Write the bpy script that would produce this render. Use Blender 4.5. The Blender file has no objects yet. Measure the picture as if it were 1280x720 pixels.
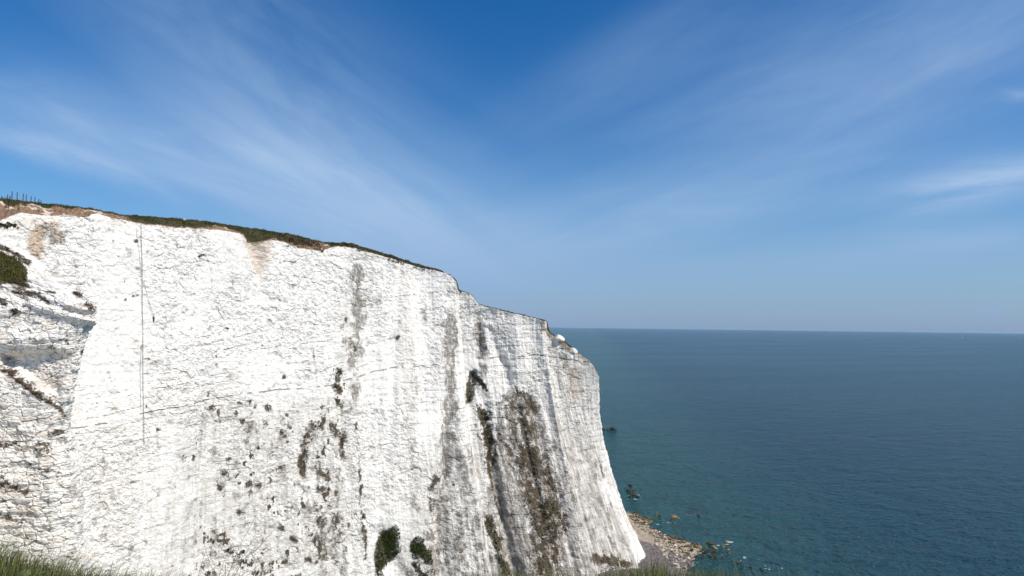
import bpy, math, random
import numpy as np
from mathutils import Vector, Matrix, Euler
from mathutils.bvhtree import BVHTree

random.seed(7)
rng = np.random.default_rng(11)
R = math.radians
S = bpy.context.scene
COL = S.collection

# ------------------------------------------------------------------ camera, sky, sun, exposure
EYE = 80.0
FPX = 853.0
cam_d = bpy.data.cameras.new('camera')
cam_d.sensor_width = 36.0
cam_d.lens = 36.0 * FPX / 1280.0
cam_d.clip_start = 0.05
cam_d.clip_end = 200000.0
cam = bpy.data.objects.new('camera', cam_d)
COL.objects.link(cam)
CAM_M = Matrix.Rotation(R(90 + 3.2), 3, 'X') @ Matrix.Rotation(R(0.72), 3, 'Z')
cam.location = (0, 0, EYE)
cam.rotation_euler = CAM_M.to_euler()
S.camera = cam

SUN_H = Vector((0.91, -0.41)).normalized()
SUN_EL = R(47)
sun_dir = Vector((SUN_H.x * math.cos(SUN_EL), SUN_H.y * math.cos(SUN_EL), math.sin(SUN_EL)))
sl = bpy.data.lights.new('sun', 'SUN')
sl.energy = 4.4
sl.angle = R(0.53)
sl.color = (1.0, 0.945, 0.865)
so = bpy.data.objects.new('sun', sl)
COL.objects.link(so)
so.location = (60, -60, 200)
so.rotation_euler = sun_dir.to_track_quat('Z', 'Y').to_euler()

S.view_settings.view_transform = 'Standard'
S.view_settings.look = 'None'
S.view_settings.exposure = 0.15
S.view_settings.gamma = 1.0
S.view_settings.use_curve_mapping = False
S.cycles.max_bounces = 6
S.cycles.volume_bounces = 0

CM = np.array(CAM_M)


def ray(px, py):
    l = np.stack([(np.asarray(px, float) - 640) / FPX, -(np.asarray(py, float) - 360) / FPX,
                  -np.ones_like(np.asarray(px, float))], -1)
    return l @ CM.T


def at(px, py, Y):
    """the point at survey bearing (px, py) and distance Y north of the viewpoint"""
    d = ray(px, py)
    k = np.asarray(Y, float) / d[..., 1]
    return d * k[..., None] + np.array([0, 0, EYE])


def bearing(P):
    l = (P - np.array([0, 0, EYE])) @ CM
    return 640 - FPX * l[..., 0] / l[..., 2], 360 + FPX * l[..., 1] / l[..., 2]


# ------------------------------------------------------------------ node helpers
class NT:
    def __init__(self, tree):
        self.t = tree

    def n(self, typ, **kw):
        nd = self.t.nodes.new(typ)
        for k, v in kw.items():
            setattr(nd, k, v)
        return nd

    def put(self, sock, v):
        if isinstance(v, bpy.types.NodeSocket):
            self.t.links.new(v, sock)
        elif v is not None:
            sock.default_value = v

    def m(self, op, a, b=None, c=None, clamp=False):
        nd = self.n('ShaderNodeMath', operation=op, use_clamp=clamp)
        self.put(nd.inputs[0], a)
        self.put(nd.inputs[1], b)
        self.put(nd.inputs[2], c)
        return nd.outputs[0]

    def sm(self, v, lo, hi, a=0.0, b=1.0, kind='SMOOTHSTEP'):
        nd = self.n('ShaderNodeMapRange', interpolation_type=kind)
        for i, x in enumerate((v, lo, hi, a, b)):
            self.put(nd.inputs[i], x)
        return nd.outputs[0]

    def mix(self, f, a, b, blend='MIX'):
        nd = self.n('ShaderNodeMix', data_type='RGBA', blend_type=blend)
        self.put(nd.inputs[0], f)
        self.put(nd.inputs[6], a if isinstance(a, bpy.types.NodeSocket) else (*a, 1))
        self.put(nd.inputs[7], b if isinstance(b, bpy.types.NodeSocket) else (*b, 1))
        return nd.outputs[2]

    def noise(self, vec, scale, detail=4, rough=0.55, dist=0.0):
        nd = self.n('ShaderNodeTexNoise')
        self.put(nd.inputs['Vector'], vec)
        nd.inputs['Scale'].default_value = scale
        nd.inputs['Detail'].default_value = detail
        nd.inputs['Roughness'].default_value = rough
        nd.inputs['Distortion'].default_value = dist
        return nd.outputs['Fac']

    def vor(self, vec, scale, feature='F1', out='Distance', rnd=1.0):
        nd = self.n('ShaderNodeTexVoronoi', feature=feature)
        self.put(nd.inputs['Vector'], vec)
        nd.inputs['Scale'].default_value = scale
        nd.inputs['Randomness'].default_value = rnd
        return nd.outputs[out]

    def scale(self, vec, s):
        nd = self.n('ShaderNodeVectorMath', operation='MULTIPLY')
        self.put(nd.inputs[0], vec)
        nd.inputs[1].default_value = s
        return nd.outputs[0]

    def vadd(self, a, b):
        nd = self.n('ShaderNodeVectorMath', operation='ADD')
        self.put(nd.inputs[0], a)
        self.put(nd.inputs[1], b)
        return nd.outputs[0]

    def attr(self, name):
        return self.n('ShaderNodeAttribute', attribute_name=name)


def material(name):
    m = bpy.data.materials.new(name)
    m.use_nodes = True
    t = NT(m.node_tree)
    b = m.node_tree.nodes['Principled BSDF']
    b.inputs['Specular IOR Level'].default_value = 0.15
    b.inputs['Roughness'].default_value = 0.9
    return m, t, b


def simple(name, col, var=0.35, scale=3.0, rough=0.9, spec=0.15):
    m, t, b = material(name)
    pos = t.n('ShaderNodeTexCoord').outputs['Object']
    f = t.noise(pos, scale, 4, 0.6)
    oi = t.n('ShaderNodeObjectInfo').outputs['Random']
    f = t.m('ADD', f, t.m('MULTIPLY', oi, 0.3))
    t.put(b.inputs['Base Color'], t.mix(t.sm(f, 0.3, 0.95), [c * (1 - var) for c in col], [min(1, c * (1 + var)) for c in col]))
    b.inputs['Roughness'].default_value = rough
    b.inputs['Specular IOR Level'].default_value = spec
    return m


# ------------------------------------------------------------------ sky
def make_world():
    w = bpy.data.worlds.new('World')
    S.world = w
    w.use_nodes = True
    nt = w.node_tree
    nt.nodes.clear()
    t = NT(nt)
    out = t.n('ShaderNodeOutputWorld')
    bg = t.n('ShaderNodeBackground')
    nt.links.new(bg.outputs[0], out.inputs[0])
    bg.inputs['Strength'].default_value = 0.1
    sky = t.n('ShaderNodeTexSky', sky_type='NISHITA')
    sky.sun_disc = False
    sky.sun_elevation = SUN_EL
    sky.sun_rotation = math.atan2(SUN_H.x, SUN_H.y)
    sky.altitude = 80
    sky.air_density = 1.0
    sky.dust_density = 0.6
    sky.ozone_density = 2.2
    d = t.n('ShaderNodeTexCoord').outputs['Generated']
    sep = t.n('ShaderNodeSeparateXYZ')
    nt.links.new(d, sep.inputs[0])
    y = t.m('MAXIMUM', sep.outputs[1], 0.05)
    a = t.m('DIVIDE', sep.outputs[0], y)
    b = t.m('DIVIDE', sep.outputs[2], y)
    # a deeper, more saturated blue (dry maritime air)
    hsv = t.n('ShaderNodeHueSaturation')
    hsv.inputs['Saturation'].default_value = 1.43
    hsv.inputs['Value'].default_value = 0.93
    nt.links.new(sky.outputs[0], hsv.inputs['Color'])
    base = t.mix(1.0, hsv.outputs[0], (0.82, 0.97, 1.12), 'MULTIPLY')

    def band(px, py, ang, L, W, amp, seed, nlo=0.28, nhi=0.75, sx=1.3, sy=9.0, skew=0.0):
        """one streak of cirrus: centre bearing, direction, half length and half width (radians)"""
        r0 = ray(px, py)
        a0, b0 = r0[0] / r0[1], r0[2] / r0[1]
        ca, sa = math.cos(ang), math.sin(ang)
        da = t.m('SUBTRACT', a, a0)
        db = t.m('SUBTRACT', b, b0)
        u = t.m('ADD', t.m('MULTIPLY', da, ca), t.m('MULTIPLY', db, sa))
        v = t.m('SUBTRACT', t.m('MULTIPLY', db, ca), t.m('MULTIPLY', da, sa))
        cmb = t.n('ShaderNodeCombineXYZ')
        nt.links.new(t.m('MULTIPLY', u, sx), cmb.inputs[0])
        nt.links.new(t.m('MULTIPLY', v, sy), cmb.inputs[1])
        cmb.inputs[2].default_value = seed * 3.17
        nz = t.noise(cmb.outputs[0], 1.6, 8, 0.60, 0.45)
        Wv = t.m('ADD', W, t.m('MULTIPLY', u, skew))
        Wv = t.m('MAXIMUM', Wv, 0.01)
        q = t.m('ADD', t.m('POWER', t.m('ABSOLUTE', t.m('DIVIDE', u, L)), 2.0),
                t.m('POWER', t.m('ABSOLUTE', t.m('DIVIDE', v, Wv)), 2.0))
        g = t.m('EXPONENT', t.m('MULTIPLY', q, -1.0))
        return t.m('MULTIPLY', t.m('MULTIPLY', g, amp), t.sm(nz, nlo, nhi, 0.25, 1.0))

    bands = [
        # big pale veil running down to the cliff top
        band(250, 200, R(-17), 0.36, 0.065, 0.60, 1, 0.2, 0.8),
        band(440, 245, R(-30), 0.27, 0.085, 0.75, 2, 0.2, 0.8),
        band(330, 90, R(-35), 0.36, 0.13, 0.36, 3, 0.25, 0.75, 1.6, 7),
        band(10, 150, R(-14), 0.34, 0.06, 0.28, 4),
        band(110, 205, R(-19), 0.15, 0.018, 0.46, 5, 0.35, 0.7, 3, 14),
        band(40, 190, R(-20), 0.06, 0.018, 0.42, 6, 0.35, 0.7, 6, 18),
        band(600, 290, R(8), 0.30, 0.07, 0.30, 7, 0.2, 0.8, 1.5, 5),
        # fan on the right
        band(1010, 120, R(22), 0.42, 0.13, 0.38, 8, 0.15, 0.85, 1.2, 7),
        band(1180, 50, R(27), 0.36, 0.13, 0.36, 9, 0.15, 0.85, 1.4, 7),
        band(800, 60, R(32), 0.25, 0.05, 0.16, 10, 0.3, 0.7, 1.5, 9),
        band(1240, 226, R(13), 0.18, 0.032, 1.0, 11, 0.25, 0.7, 2.0, 12),
        band(860, 260, R(14), 0.36, 0.05, 0.42, 12, 0.3, 0.75, 1.6, 10),
        band(1240, 300, R(6), 0.28, 0.03, 0.45, 13, 0.3, 0.7, 2, 12),
        band(960, 330, R(2), 0.55, 0.045, 0.34, 14, 0.2, 0.8, 1.5, 10),
        band(1270, 120, R(6), 0.03, 0.006, 0.4, 15, 0.3, 0.7, 6, 18),
        # tiny cumulus low over the sea
        band(1232, 389, R(2), 0.030, 0.0045, 0.42, 16, 0.38, 0.62, 25, 60),
        band(1248, 386, R(-20), 0.010, 0.004, 0.35, 17, 0.3, 0.6, 40, 60),
        band(1150, 391, R(0), 0.05, 0.003, 0.18, 18, 0.38, 0.62, 20, 60),
    ]
    tot = bands[0]
    for q in bands[1:]:
        tot = t.m('ADD', tot, q)
    # generic cirrus behind the viewpoint
    back = t.sm(t.noise(t.scale(d, (1.2, 4.0, 3.0)), 1.5, 5, 0.55), 0.5, 0.85, 0.0, 0.35)
    front = t.sm(sep.outputs[1], 0.05, 0.3)
    tot = t.m('ADD', t.m('MULTIPLY', tot, front), t.m('MULTIPLY', back, t.m('SUBTRACT', 1.0, front)))
    tot = t.m('MINIMUM', tot, 0.85)
    cloud = t.mix(tot, base, (3.75, 5.2, 7.3))
    # sea air close to the horizon
    low = t.sm(sep.outputs[2], -0.02, 0.22, 0.74, 0.0)
    col = t.mix(low, cloud, (1.95, 3.2, 5.6))
    nt.links.new(col, bg.inputs['Color'])


make_world()


# ------------------------------------------------------------------ numpy noise
def _hash(ix, iy, iz, seed):
    h = (ix.astype(np.int64) * 374761393 + iy.astype(np.int64) * 668265263 + iz.astype(np.int64) * 2147483647 + seed * 1274126177) & 0xFFFFFFFF
    h = ((h ^ (h >> 13)) * 1274126177) & 0xFFFFFFFF
    h = (h ^ (h >> 16)) & 0xFFFFFFFF
    h = (h * 2246822519) & 0xFFFFFFFF
    return ((h ^ (h >> 15)) & 0xFFFFFF) / float(0xFFFFFF)


def vnoise(x, y, z=None, seed=0):
    """smooth value noise, -1..1"""
    x = np.asarray(x, float)
    y = np.asarray(y, float)
    z = np.zeros_like(x) if z is None else z
    ix, iy, iz = np.floor(x), np.floor(y), np.floor(z)
    fx, fy, fz = x - ix, y - iy, z - iz
    fx, fy, fz = [f * f * f * (f * (f * 6 - 15) + 10) for f in (fx, fy, fz)]
    r = 0
    flat = not np.any(fz)
    for dz in ((0,) if flat else (0, 1)):
        for dy in (0, 1):
            for dx in (0, 1):
                w = (fx if dx else 1 - fx) * (fy if dy else 1 - fy) * (1 if flat else (fz if dz else 1 - fz))
                r = r + w * _hash(ix + dx, iy + dy, iz + dz, seed)
    return r * 2 - 1


def fbm(x, y, oct=4, seed=0, gain=0.5, lac=2.03):
    a, r, n = 1.0, 0, 0
    for k in range(oct):
        r = r + a * vnoise(x, y, None, seed + k * 17)
        n += a
        a *= gain
        x, y = x * lac + 13.1, y * lac + 7.7
    return r / n


def worley(x, y, seed=0):
    """F1, F2 and a random value of the nearest cell"""
    ix, iy = np.floor(x), np.floor(y)
    f1 = np.full(x.shape, 9.0)
    f2 = np.full(x.shape, 9.0)
    cid = np.zeros(x.shape)
    zz = np.zeros_like(ix)
    for dx in (-1, 0, 1):
        for dy in (-1, 0, 1):
            cx, cy = ix + dx, iy + dy
            px = cx + 0.1 + 0.8 * _hash(cx, cy, zz, seed)
            py = cy + 0.1 + 0.8 * _hash(cx, cy, zz, seed + 1)
            d = np.hypot(x - px, y - py)
            c = _hash(cx, cy, zz, seed + 2)
            near = d < f1
            f2 = np.where(near, f1, np.minimum(f2, d))
            cid = np.where(near, c, cid)
            f1 = np.where(near, d, f1)
    return f1, f2, cid


def sstep(v, lo, hi):
    k = np.clip((v - lo) / (hi - lo), 0, 1)
    return k * k * (3 - 2 * k)


def seg_dist(x, y, pts):
    d = np.full(np.shape(x), 1e9)
    for (x0, y0), (x1, y1) in zip(pts[:-1], pts[1:]):
        vx, vy = x1 - x0, y1 - y0
        k = np.clip(((x - x0) * vx + (y - y0) * vy) / (vx * vx + vy * vy + 1e-9), 0, 1)
        d = np.minimum(d, np.hypot(x - x0 - k * vx, y - y0 - k * vy))
    return d


def in_poly(x, y, poly):
    ins = np.zeros(np.shape(x), bool)
    n = len(poly)
    for i in range(n):
        x0, y0 = poly[i]
        x1, y1 = poly[(i + 1) % n]
        c = ((y0 > y) != (y1 > y)) & (x < (x1 - x0) * (y - y0) / (y1 - y0 + 1e-12) + x0)
        ins ^= c
    return ins


def poly_sd(x, y, poly):
    """signed distance, positive inside"""
    d = seg_dist(x, y, list(poly) + [poly[0]])
    return np.where(in_poly(x, y, poly), d, -d)


# ------------------------------------------------------------------ object helpers
def tag(o, label=None, cat=None, group=None, kind=None):
    if label:
        o['label'] = label
    if cat:
        o['category'] = cat
    if group:
        o['group'] = group
    if kind:
        o['kind'] = kind
    return o


def link(name, verts, faces, mat, parent=None, smooth=False, loc=None):
    me = bpy.data.meshes.new(name)
    v = np.asarray(verts, float)
    if loc is not None:
        v = v - np.asarray(loc, float)
    me.from_pydata(v.tolist(), [], faces if isinstance(faces, list) else faces.tolist())
    me.update()
    if smooth:
        me.polygons.foreach_set('use_smooth', [True] * len(me.polygons))
    o = bpy.data.objects.new(name, me)
    COL.objects.link(o)
    if mat:
        me.materials.append(mat)
    if parent:
        o.parent = parent
    if loc is not None:
        o.location = tuple(float(q) for q in loc)
    return o


def grid_faces(nr, nc):
    i = np.arange(nr - 1)[:, None] * nc + np.arange(nc - 1)[None]
    return np.stack([i, i + 1, i + nc + 1, i + nc], -1).reshape(-1, 4)


def set_attr(o, name, arr):
    a = o.data.attributes.new(name, 'FLOAT', 'POINT')
    a.data.foreach_set('value', np.asarray(arr, np.float32).ravel())


def set_vec(o, name, arr):
    a = o.data.attributes.new(name, 'FLOAT_VECTOR', 'POINT')
    a.data.foreach_set('vector', np.asarray(arr, np.float32).ravel())


def empty(name, loc):
    o = bpy.data.objects.new(name, None)
    o.empty_display_size = 0.5
    COL.objects.link(o)
    o.location = tuple(float(q) for q in loc)
    return o


def tube(pts, radii, n=6):
    pts = [Vector(p) for p in pts]
    V, F = [], []
    for i, p in enumerate(pts):
        d = (pts[min(i + 1, len(pts) - 1)] - pts[max(i - 1, 0)]).normalized()
        up = Vector((0, 0, 1)) if abs(d.z) < 0.9 else Vector((1, 0, 0))
        a = d.cross(up).normalized()
        b = d.cross(a)
        for k in range(n):
            th = 2 * math.pi * k / n
            V.append(p + (a * math.cos(th) + b * math.sin(th)) * radii[i])
    for i in range(len(pts) - 1):
        for k in range(n):
            F.append([i * n + k, i * n + (k + 1) % n, (i + 1) * n + (k + 1) % n, (i + 1) * n + k])
    F.append(list(range(n))[::-1])
    F.append([(len(pts) - 1) * n + k for k in range(n)])
    return [tuple(v) for v in V], F


def join_parts(parts):
    V, F = [], []
    for v, f in parts:
        o = len(V)
        V += list(v)
        F += [[i + o for i in q] for q in f]
    return V, F


# ------------------------------------------------------------------ materials
def chalk_material():
    m, t, b = material('chalk')
    cv = t.attr('wall').outputs['Vector']            # metres along the face, metres up, 0
    n_big = t.noise(t.scale(cv, (0.05, 0.035, 1)), 1.0, 3)
    n_med = t.noise(t.scale(cv, (0.35, 0.22, 1)), 1.0, 5, 0.62)
    n_fin = t.noise(t.scale(cv, (1.9, 2.4, 1)), 1.0, 4, 0.65)
    strk = t.noise(t.scale(cv, (1.15, 0.07, 1)), 1.0, 5, 0.6, 0.4)
    streak = t.attr('streak').outputs['Fac']
    stain = t.attr('stain').outputs['Fac']
    veg = t.attr('veg').outputs['Fac']
    soil = t.attr('soil').outputs['Fac']
    crack = t.attr('crack').outputs['Fac']
    col = t.mix(t.sm(n_med, 0.32, 0.72), (0.885, 0.855, 0.785), (0.79, 0.755, 0.685))
    col = t.mix(t.m('MULTIPLY', t.sm(n_big, 0.45, 0.7), 0.35), col, (0.74, 0.70, 0.63))
    col = t.mix(t.m('MULTIPLY', t.sm(strk, 0.42, 0.68), streak), col, (0.44, 0.41, 0.36))
    # broken, dirt filled joints
    warp = t.vadd(t.scale(cv, (1, 1, 1)), t.scale(t.n('ShaderNodeTexNoise').outputs['Color'], (0, 0, 0)))
    wn = t.n('ShaderNodeTexNoise')
    t.put(wn.inputs['Vector'], t.scale(cv, (0.8, 0.8, 1)))
    wn.inputs['Scale'].default_value = 1.0
    wn.inputs['Detail'].default_value = 3
    warp = t.vadd(cv, t.scale(wn.outputs['Color'], (1.3, 1.3, 0)))
    e1 = t.vor(t.scale(warp, (0.85, 1.25, 1)), 1.0, 'DISTANCE_TO_EDGE')
    e2 = t.vor(t.scale(warp, (2.1, 3.0, 1)), 1.0, 'DISTANCE_TO_EDGE')
    gate = t.sm(t.noise(t.scale(cv, (0.5, 0.6, 1)), 1.0, 3), 0.44, 0.6)
    gate2 = t.sm(t.noise(t.scale(cv, (0.9, 1.3, 1)), 1.0, 2), 0.48, 0.6)
    l1 = t.m('MULTIPLY', t.sm(e1, 0.0, 0.07, 1.0, 0.0), gate)
    l2 = t.m('MULTIPLY', t.sm(e2, 0.0, 0.11, 1.0, 0.0), gate2)
    joint = t.m('MAXIMUM', l1, t.m('MULTIPLY', l2, 0.8))
    col = t.mix(t.m('MULTIPLY', joint, t.attr('joint').outputs['Fac']), col, (0.36, 0.335, 0.30))
    # grey weathering, soil wash, lichen and moss
    sf = t.m('MULTIPLY', stain, t.sm(t.m('ADD', n_med, t.m('MULTIPLY', n_fin, 0.7)), 0.62, 1.0, 0.25, 2.1), clamp=True)
    sf = t.m('MULTIPLY', sf, t.sm(t.noise(t.scale(cv, (0.9, 0.45, 1)), 1.0, 5, 0.7), 0.34, 0.56, 0.35, 1.0))
    wash = t.m('MULTIPLY', t.attr('wash').outputs['Fac'], t.sm(t.m('ADD', t.m('MULTIPLY', n_med, 0.6), t.m('MULTIPLY', strk, 0.6)), 0.42, 0.72, 0.2, 1.0))
    col = t.mix(wash, col, (0.43, 0.395, 0.34))
    col = t.mix(t.m('MULTIPLY', sf, 0.92), col, t.mix(t.sm(n_fin, 0.4, 0.6), (0.26, 0.235, 0.20), (0.17, 0.145, 0.115)))
    # scattered flints
    fl = t.n('ShaderNodeTexVoronoi')
    t.put(fl.inputs['Vector'], t.scale(warp, (0.34, 0.5, 1)))
    fl.inputs['Scale'].default_value = 1.0
    fs = t.n('ShaderNodeSeparateColor')
    t.put(fs.inputs[0], fl.outputs['Color'])
    fr = t.m('MULTIPLY', t.sm(fs.outputs[0], 0.62, 1.0), 0.13)
    flint = t.sm(t.m('SUBTRACT', fr, fl.outputs['Distance']), 0.0, 0.03)
    col = t.mix(t.m('MULTIPLY', flint, 0.8), col, (0.15, 0.135, 0.12))
    so_ = t.m('MULTIPLY', soil, t.sm(n_fin, 0.25, 0.6, 0.55, 1.0))
    soilc = t.mix(n_med, (0.34, 0.215, 0.125), (0.60, 0.45, 0.30))
    col = t.mix(so_, col, soilc)
    col = t.mix(crack, col, (0.17, 0.155, 0.13))
    n_mid = t.noise(t.scale(cv, (0.75, 0.55, 1)), 1.0, 4, 0.7)
    vf = t.m('ADD', veg, t.m('ADD', t.m('MULTIPLY', t.m('SUBTRACT', n_fin, 0.5), 1.5), t.m('MULTIPLY', t.m('SUBTRACT', n_mid, 0.5), 1.7)))
    vf = t.m('MULTIPLY', t.sm(vf, 0.36, 0.85), t.sm(veg, 0.05, 0.2))
    vc = t.mix(t.sm(n_fin, 0.38, 0.62), (0.046, 0.038, 0.022), (0.135, 0.105, 0.072))
    vc = t.mix(t.sm(n_mid, 0.50, 0.66, 0.0, 0.6), vc, (0.20, 0.175, 0.145))
    col = t.mix(vf, col, vc)
    t.put(b.inputs['Base Color'], col)
    b.inputs['Roughness'].default_value = 0.95
    b.inputs['Specular IOR Level'].default_value = 0.08
    # relief too fine for the mesh
    h = t.m('ADD', t.m('MULTIPLY', n_fin, 0.5), t.m('MULTIPLY', t.vor(t.scale(warp, (1.3, 1.9, 1)), 1.0), 0.6))
    h = t.m('SUBTRACT', h, t.m('MULTIPLY', joint, 0.35))
    h = t.m('ADD', h, t.m('MULTIPLY', strk, t.m('MULTIPLY', streak, 0.9)))
    bp = t.n('ShaderNodeBump')
    t.put(bp.inputs['Strength'], t.sm(t.attr('joint').outputs['Fac'], 0.25, 0.6, 0.28, 0.75))
    bp.inputs['Distance'].default_value = 0.35
    t.put(bp.inputs['Height'], h)
    t.put(b.inputs['Normal'], bp.outputs[0])
    return m


def turf_material():
    m, t, b = material('turf')
    pos = t.n('ShaderNodeNewGeometry').outputs['Position']
    soil = t.attr('soil').outputs['Fac']
    n1 = t.noise(t.scale(pos, (0.25, 0.25, 0.5)), 1.0, 5, 0.6)
    n2 = t.noise(pos, 1.6, 4, 0.65)
    g = t.mix(t.sm(n1, 0.35, 0.65), (0.026, 0.032, 0.012), (0.080, 0.062, 0.030))
    s = t.mix(t.sm(n2, 0.3, 0.7), (0.15, 0.088, 0.052), (0.31, 0.20, 0.125))
    s = t.mix(t.sm(n1, 0.54, 0.64), s, (0.62, 0.54, 0.44))
    f = t.sm(t.m('ADD', soil, t.m('MULTIPLY', t.m('SUBTRACT', n2, 0.5), 0.9)), 0.4, 0.6)
    t.put(b.inputs['Base Color'], t.mix(f, g, s))
    bp = t.n('ShaderNodeBump')
    bp.inputs['Strength'].default_value = 0.8
    bp.inputs['Distance'].default_value = 0.4
    t.put(bp.inputs['Height'], n2)
    t.put(b.inputs['Normal'], bp.outputs[0])
    return m


def leaf_material(name, dark, light, scale=0.9):
    m, t, b = material(name)
    pos = t.n('ShaderNodeNewGeometry').outputs['Position']
    rnd = t.n('ShaderNodeNewGeometry').outputs['Random Per Island']
    f = t.m('ADD', t.m('MULTIPLY', t.noise(pos, scale, 3), 0.9), t.m('MULTIPLY', rnd, 0.55))
    t.put(b.inputs['Base Color'], t.mix(t.sm(f, 0.4, 1.0), dark, light))
    b.inputs['Roughness'].default_value = 0.85
    b.inputs['Specular IOR Level'].default_value = 0.05
    return m


M = dict(
    chalk=chalk_material(), turf=turf_material(),
    ivy=leaf_material('ivy_leaves', (0.020, 0.032, 0.006), (0.060, 0.082, 0.016)),
    olive=leaf_material('olive_scrub', (0.022, 0.022, 0.010), (0.085, 0.078, 0.030)),
    brown=leaf_material('brown_scrub', (0.045, 0.032, 0.020), (0.15, 0.105, 0.070)),
    grey=leaf_material('grey_scrub', (0.07, 0.055, 0.042), (0.21, 0.175, 0.14)),
    rust=leaf_material('rusty_scrub', (0.06, 0.030, 0.018), (0.20, 0.105, 0.06)),
    moss=leaf_material('tussock_grass', (0.030, 0.040, 0.010), (0.14, 0.13, 0.034)),
    top=leaf_material('top_grass', (0.028, 0.036, 0.011), (0.105, 0.100, 0.036), 0.3),
    blade=leaf_material('grass_blades', (0.028, 0.042, 0.012), (0.17, 0.17, 0.062), 2.0),
    straw=simple('dry_stalk', (0.17, 0.125, 0.09), 0.3, 20),
    post=simple('weathered_post', (0.10, 0.085, 0.07), 0.3, 5),
    wire=simple('fence_wire', (0.16, 0.15, 0.14), 0.2, 5),
    rope=simple('grey_rope', (0.25, 0.235, 0.215), 0.2, 5),
    dark=simple('dark_metal', (0.06, 0.055, 0.05), 0.2, 5),
    white=simple('white_paint', (0.80, 0.80, 0.77), 0.05, 3, 0.6, 0.3),
    hull=simple('navy_hull', (0.06, 0.07, 0.10), 0.1, 1, 0.4, 0.4),
    leaf=simple('broad_leaf', (0.10, 0.15, 0.05), 0.3, 12, 0.6, 0.3),
)


# ------------------------------------------------------------------ sea
def make_sea():
    m, t, b = material('sea_water')
    pos = t.n('ShaderNodeNewGeometry').outputs['Position']
    sep = t.n('ShaderNodeSeparateXYZ')
    t.put(sep.inputs[0], pos)
    rot = t.n('ShaderNodeVectorRotate', rotation_type='Z_AXIS')
    t.put(rot.inputs['Vector'], pos)
    rot.inputs['Angle'].default_value = R(-24)
    p = rot.outputs[0]
    w1 = t.noise(t.scale(p, (0.045, 0.085, 1)), 1.0, 3, 0.5, 0.4)
    w2 = t.noise(t.scale(p, (0.17, 0.30, 1)), 1.0, 4, 0.6, 0.5)
    w3 = t.noise(t.scale(p, (0.6, 1.0, 1)), 1.0, 2, 0.6)
    far = t.noise(t.scale(p, (0.0012, 0.005, 1)), 1.0, 4, 0.55)
    # shelf of chalk and weed close under the cliff
    shore = t.m('ADD', t.m('MULTIPLY', t.m('SUBTRACT', sep.outputs[0], 50.0), 1.0),
                t.m('MULTIPLY', t.m('SUBTRACT', sep.outputs[1], 240.0), -0.12))
    nz = t.noise(t.scale(pos, (0.03, 0.02, 1)), 1.0, 5, 0.6)
    sh = t.sm(t.m('ADD', shore, t.m('MULTIPLY', t.m('SUBTRACT', nz, 0.5), 90.0)), -5.0, 120.0, 1.0, 0.0)
    weed = t.sm(t.noise(t.scale(pos, (0.07, 0.045, 1)), 1.0, 5, 0.65), 0.5, 0.62)
    col = t.mix(t.sm(far, 0.38, 0.62), (0.0035, 0.036, 0.056), (0.0042, 0.043, 0.061))
    col = t.mix(t.m('MULTIPLY', sh, 0.8), col, (0.022, 0.082, 0.078))
    col = t.mix(t.m('MULTIPLY', t.m('MULTIPLY', weed, sh), 0.5), col, (0.016, 0.040, 0.038))
    t.put(b.inputs['Base Color'], col)
    t.put(b.inputs['Roughness'], t.sm(far, 0.35, 0.65, 0.145, 0.18))
    b.inputs['IOR'].default_value = 1.333
    b.inputs['Specular IOR Level'].default_value = 0.11
    h = t.m('ADD', t.m('ADD', t.m('MULTIPLY', w1, 1.0), t.m('MULTIPLY', w2, 0.85)), t.m('MULTIPLY', w3, 0.18))
    bp = t.n('ShaderNodeBump')
    bp.inputs['Strength'].default_value = 1.0
    bp.inputs['Distance'].default_value = 4.5
    t.put(bp.inputs['Height'], h)
    t.put(b.inputs['Normal'], bp.outputs[0])
    rad = [0.0, 150, 300, 600, 1200, 3000, 8000, 20000, 45000, 69000]
    n = 96
    V = [(0, 100, 0)]
    F = []
    for r in rad[1:]:
        for k in range(n):
            th = 2 * math.pi * k / n
            V.append((r * math.cos(th), 100 + r * math.sin(th), 0))
    for k in range(n):
        F.append([0, 1 + k, 1 + (k + 1) % n])
    for i in range(len(rad) - 2):
        for k in range(n):
            a = 1 + i * n
            F.append([a + k, a + n + k, a + n + (k + 1) % n, a + (k + 1) % n])
    o = link('sea', V, F, m)
    tag(o, 'dark teal open sea stretching to the horizon', 'sea', kind='structure')
    return o


make_sea()


# ------------------------------------------------------------------ the main cliff
def tab(x, pts):
    p = np.array(pts, float)
    return np.interp(x, p[:, 0], p[:, 1])


CHALK_TOP = [(-300, 300), (-100, 290), (0, 276), (24, 266), (60, 269.5), (108, 271.5), (114, 268), (122, 267), (135, 271), (160, 277),
             (175, 280), (220, 284.5), (262, 287), (300, 291), (306, 295), (312, 304), (330, 303), (342, 298.5), (352, 302),
             (372, 309.5), (400, 314.5), (408, 311), (420, 307.5), (450, 312), (470, 318), (490, 323.5), (520, 333), (545, 338),
             (563, 344), (571, 352), (574, 363), (584, 366), (592, 371), (596, 379.5), (612, 384.5), (640, 391), (670, 398), (684, 402),
             (686.5, 413), (690, 418), (701, 424), (713, 433), (726, 444), (736, 453), (741, 461), (744, 471)]
SKY_TOP = [(-300, 275), (-100, 262), (0, 248.8), (20, 250), (50, 254.2), (100, 259), (135, 265), (160, 270.5), (172, 269.3), (230, 274),
           (262, 277), (290, 282), (330, 287.5), (370, 294), (405, 303), (440, 304.5), (455, 309), (490, 319.5), (520, 329.5),
           (545, 336.3), (563, 343.3), (800, 900)]
DIST = [(-300, 104), (0, 135), (100, 150), (200, 167), (300, 187), (430, 218), (520, 237), (571, 244), (576, 248), (594, 248.8),
        (600, 249.6), (640, 250.3), (683, 251.2), (687, 255), (715, 257), (744, 260)]
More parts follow.
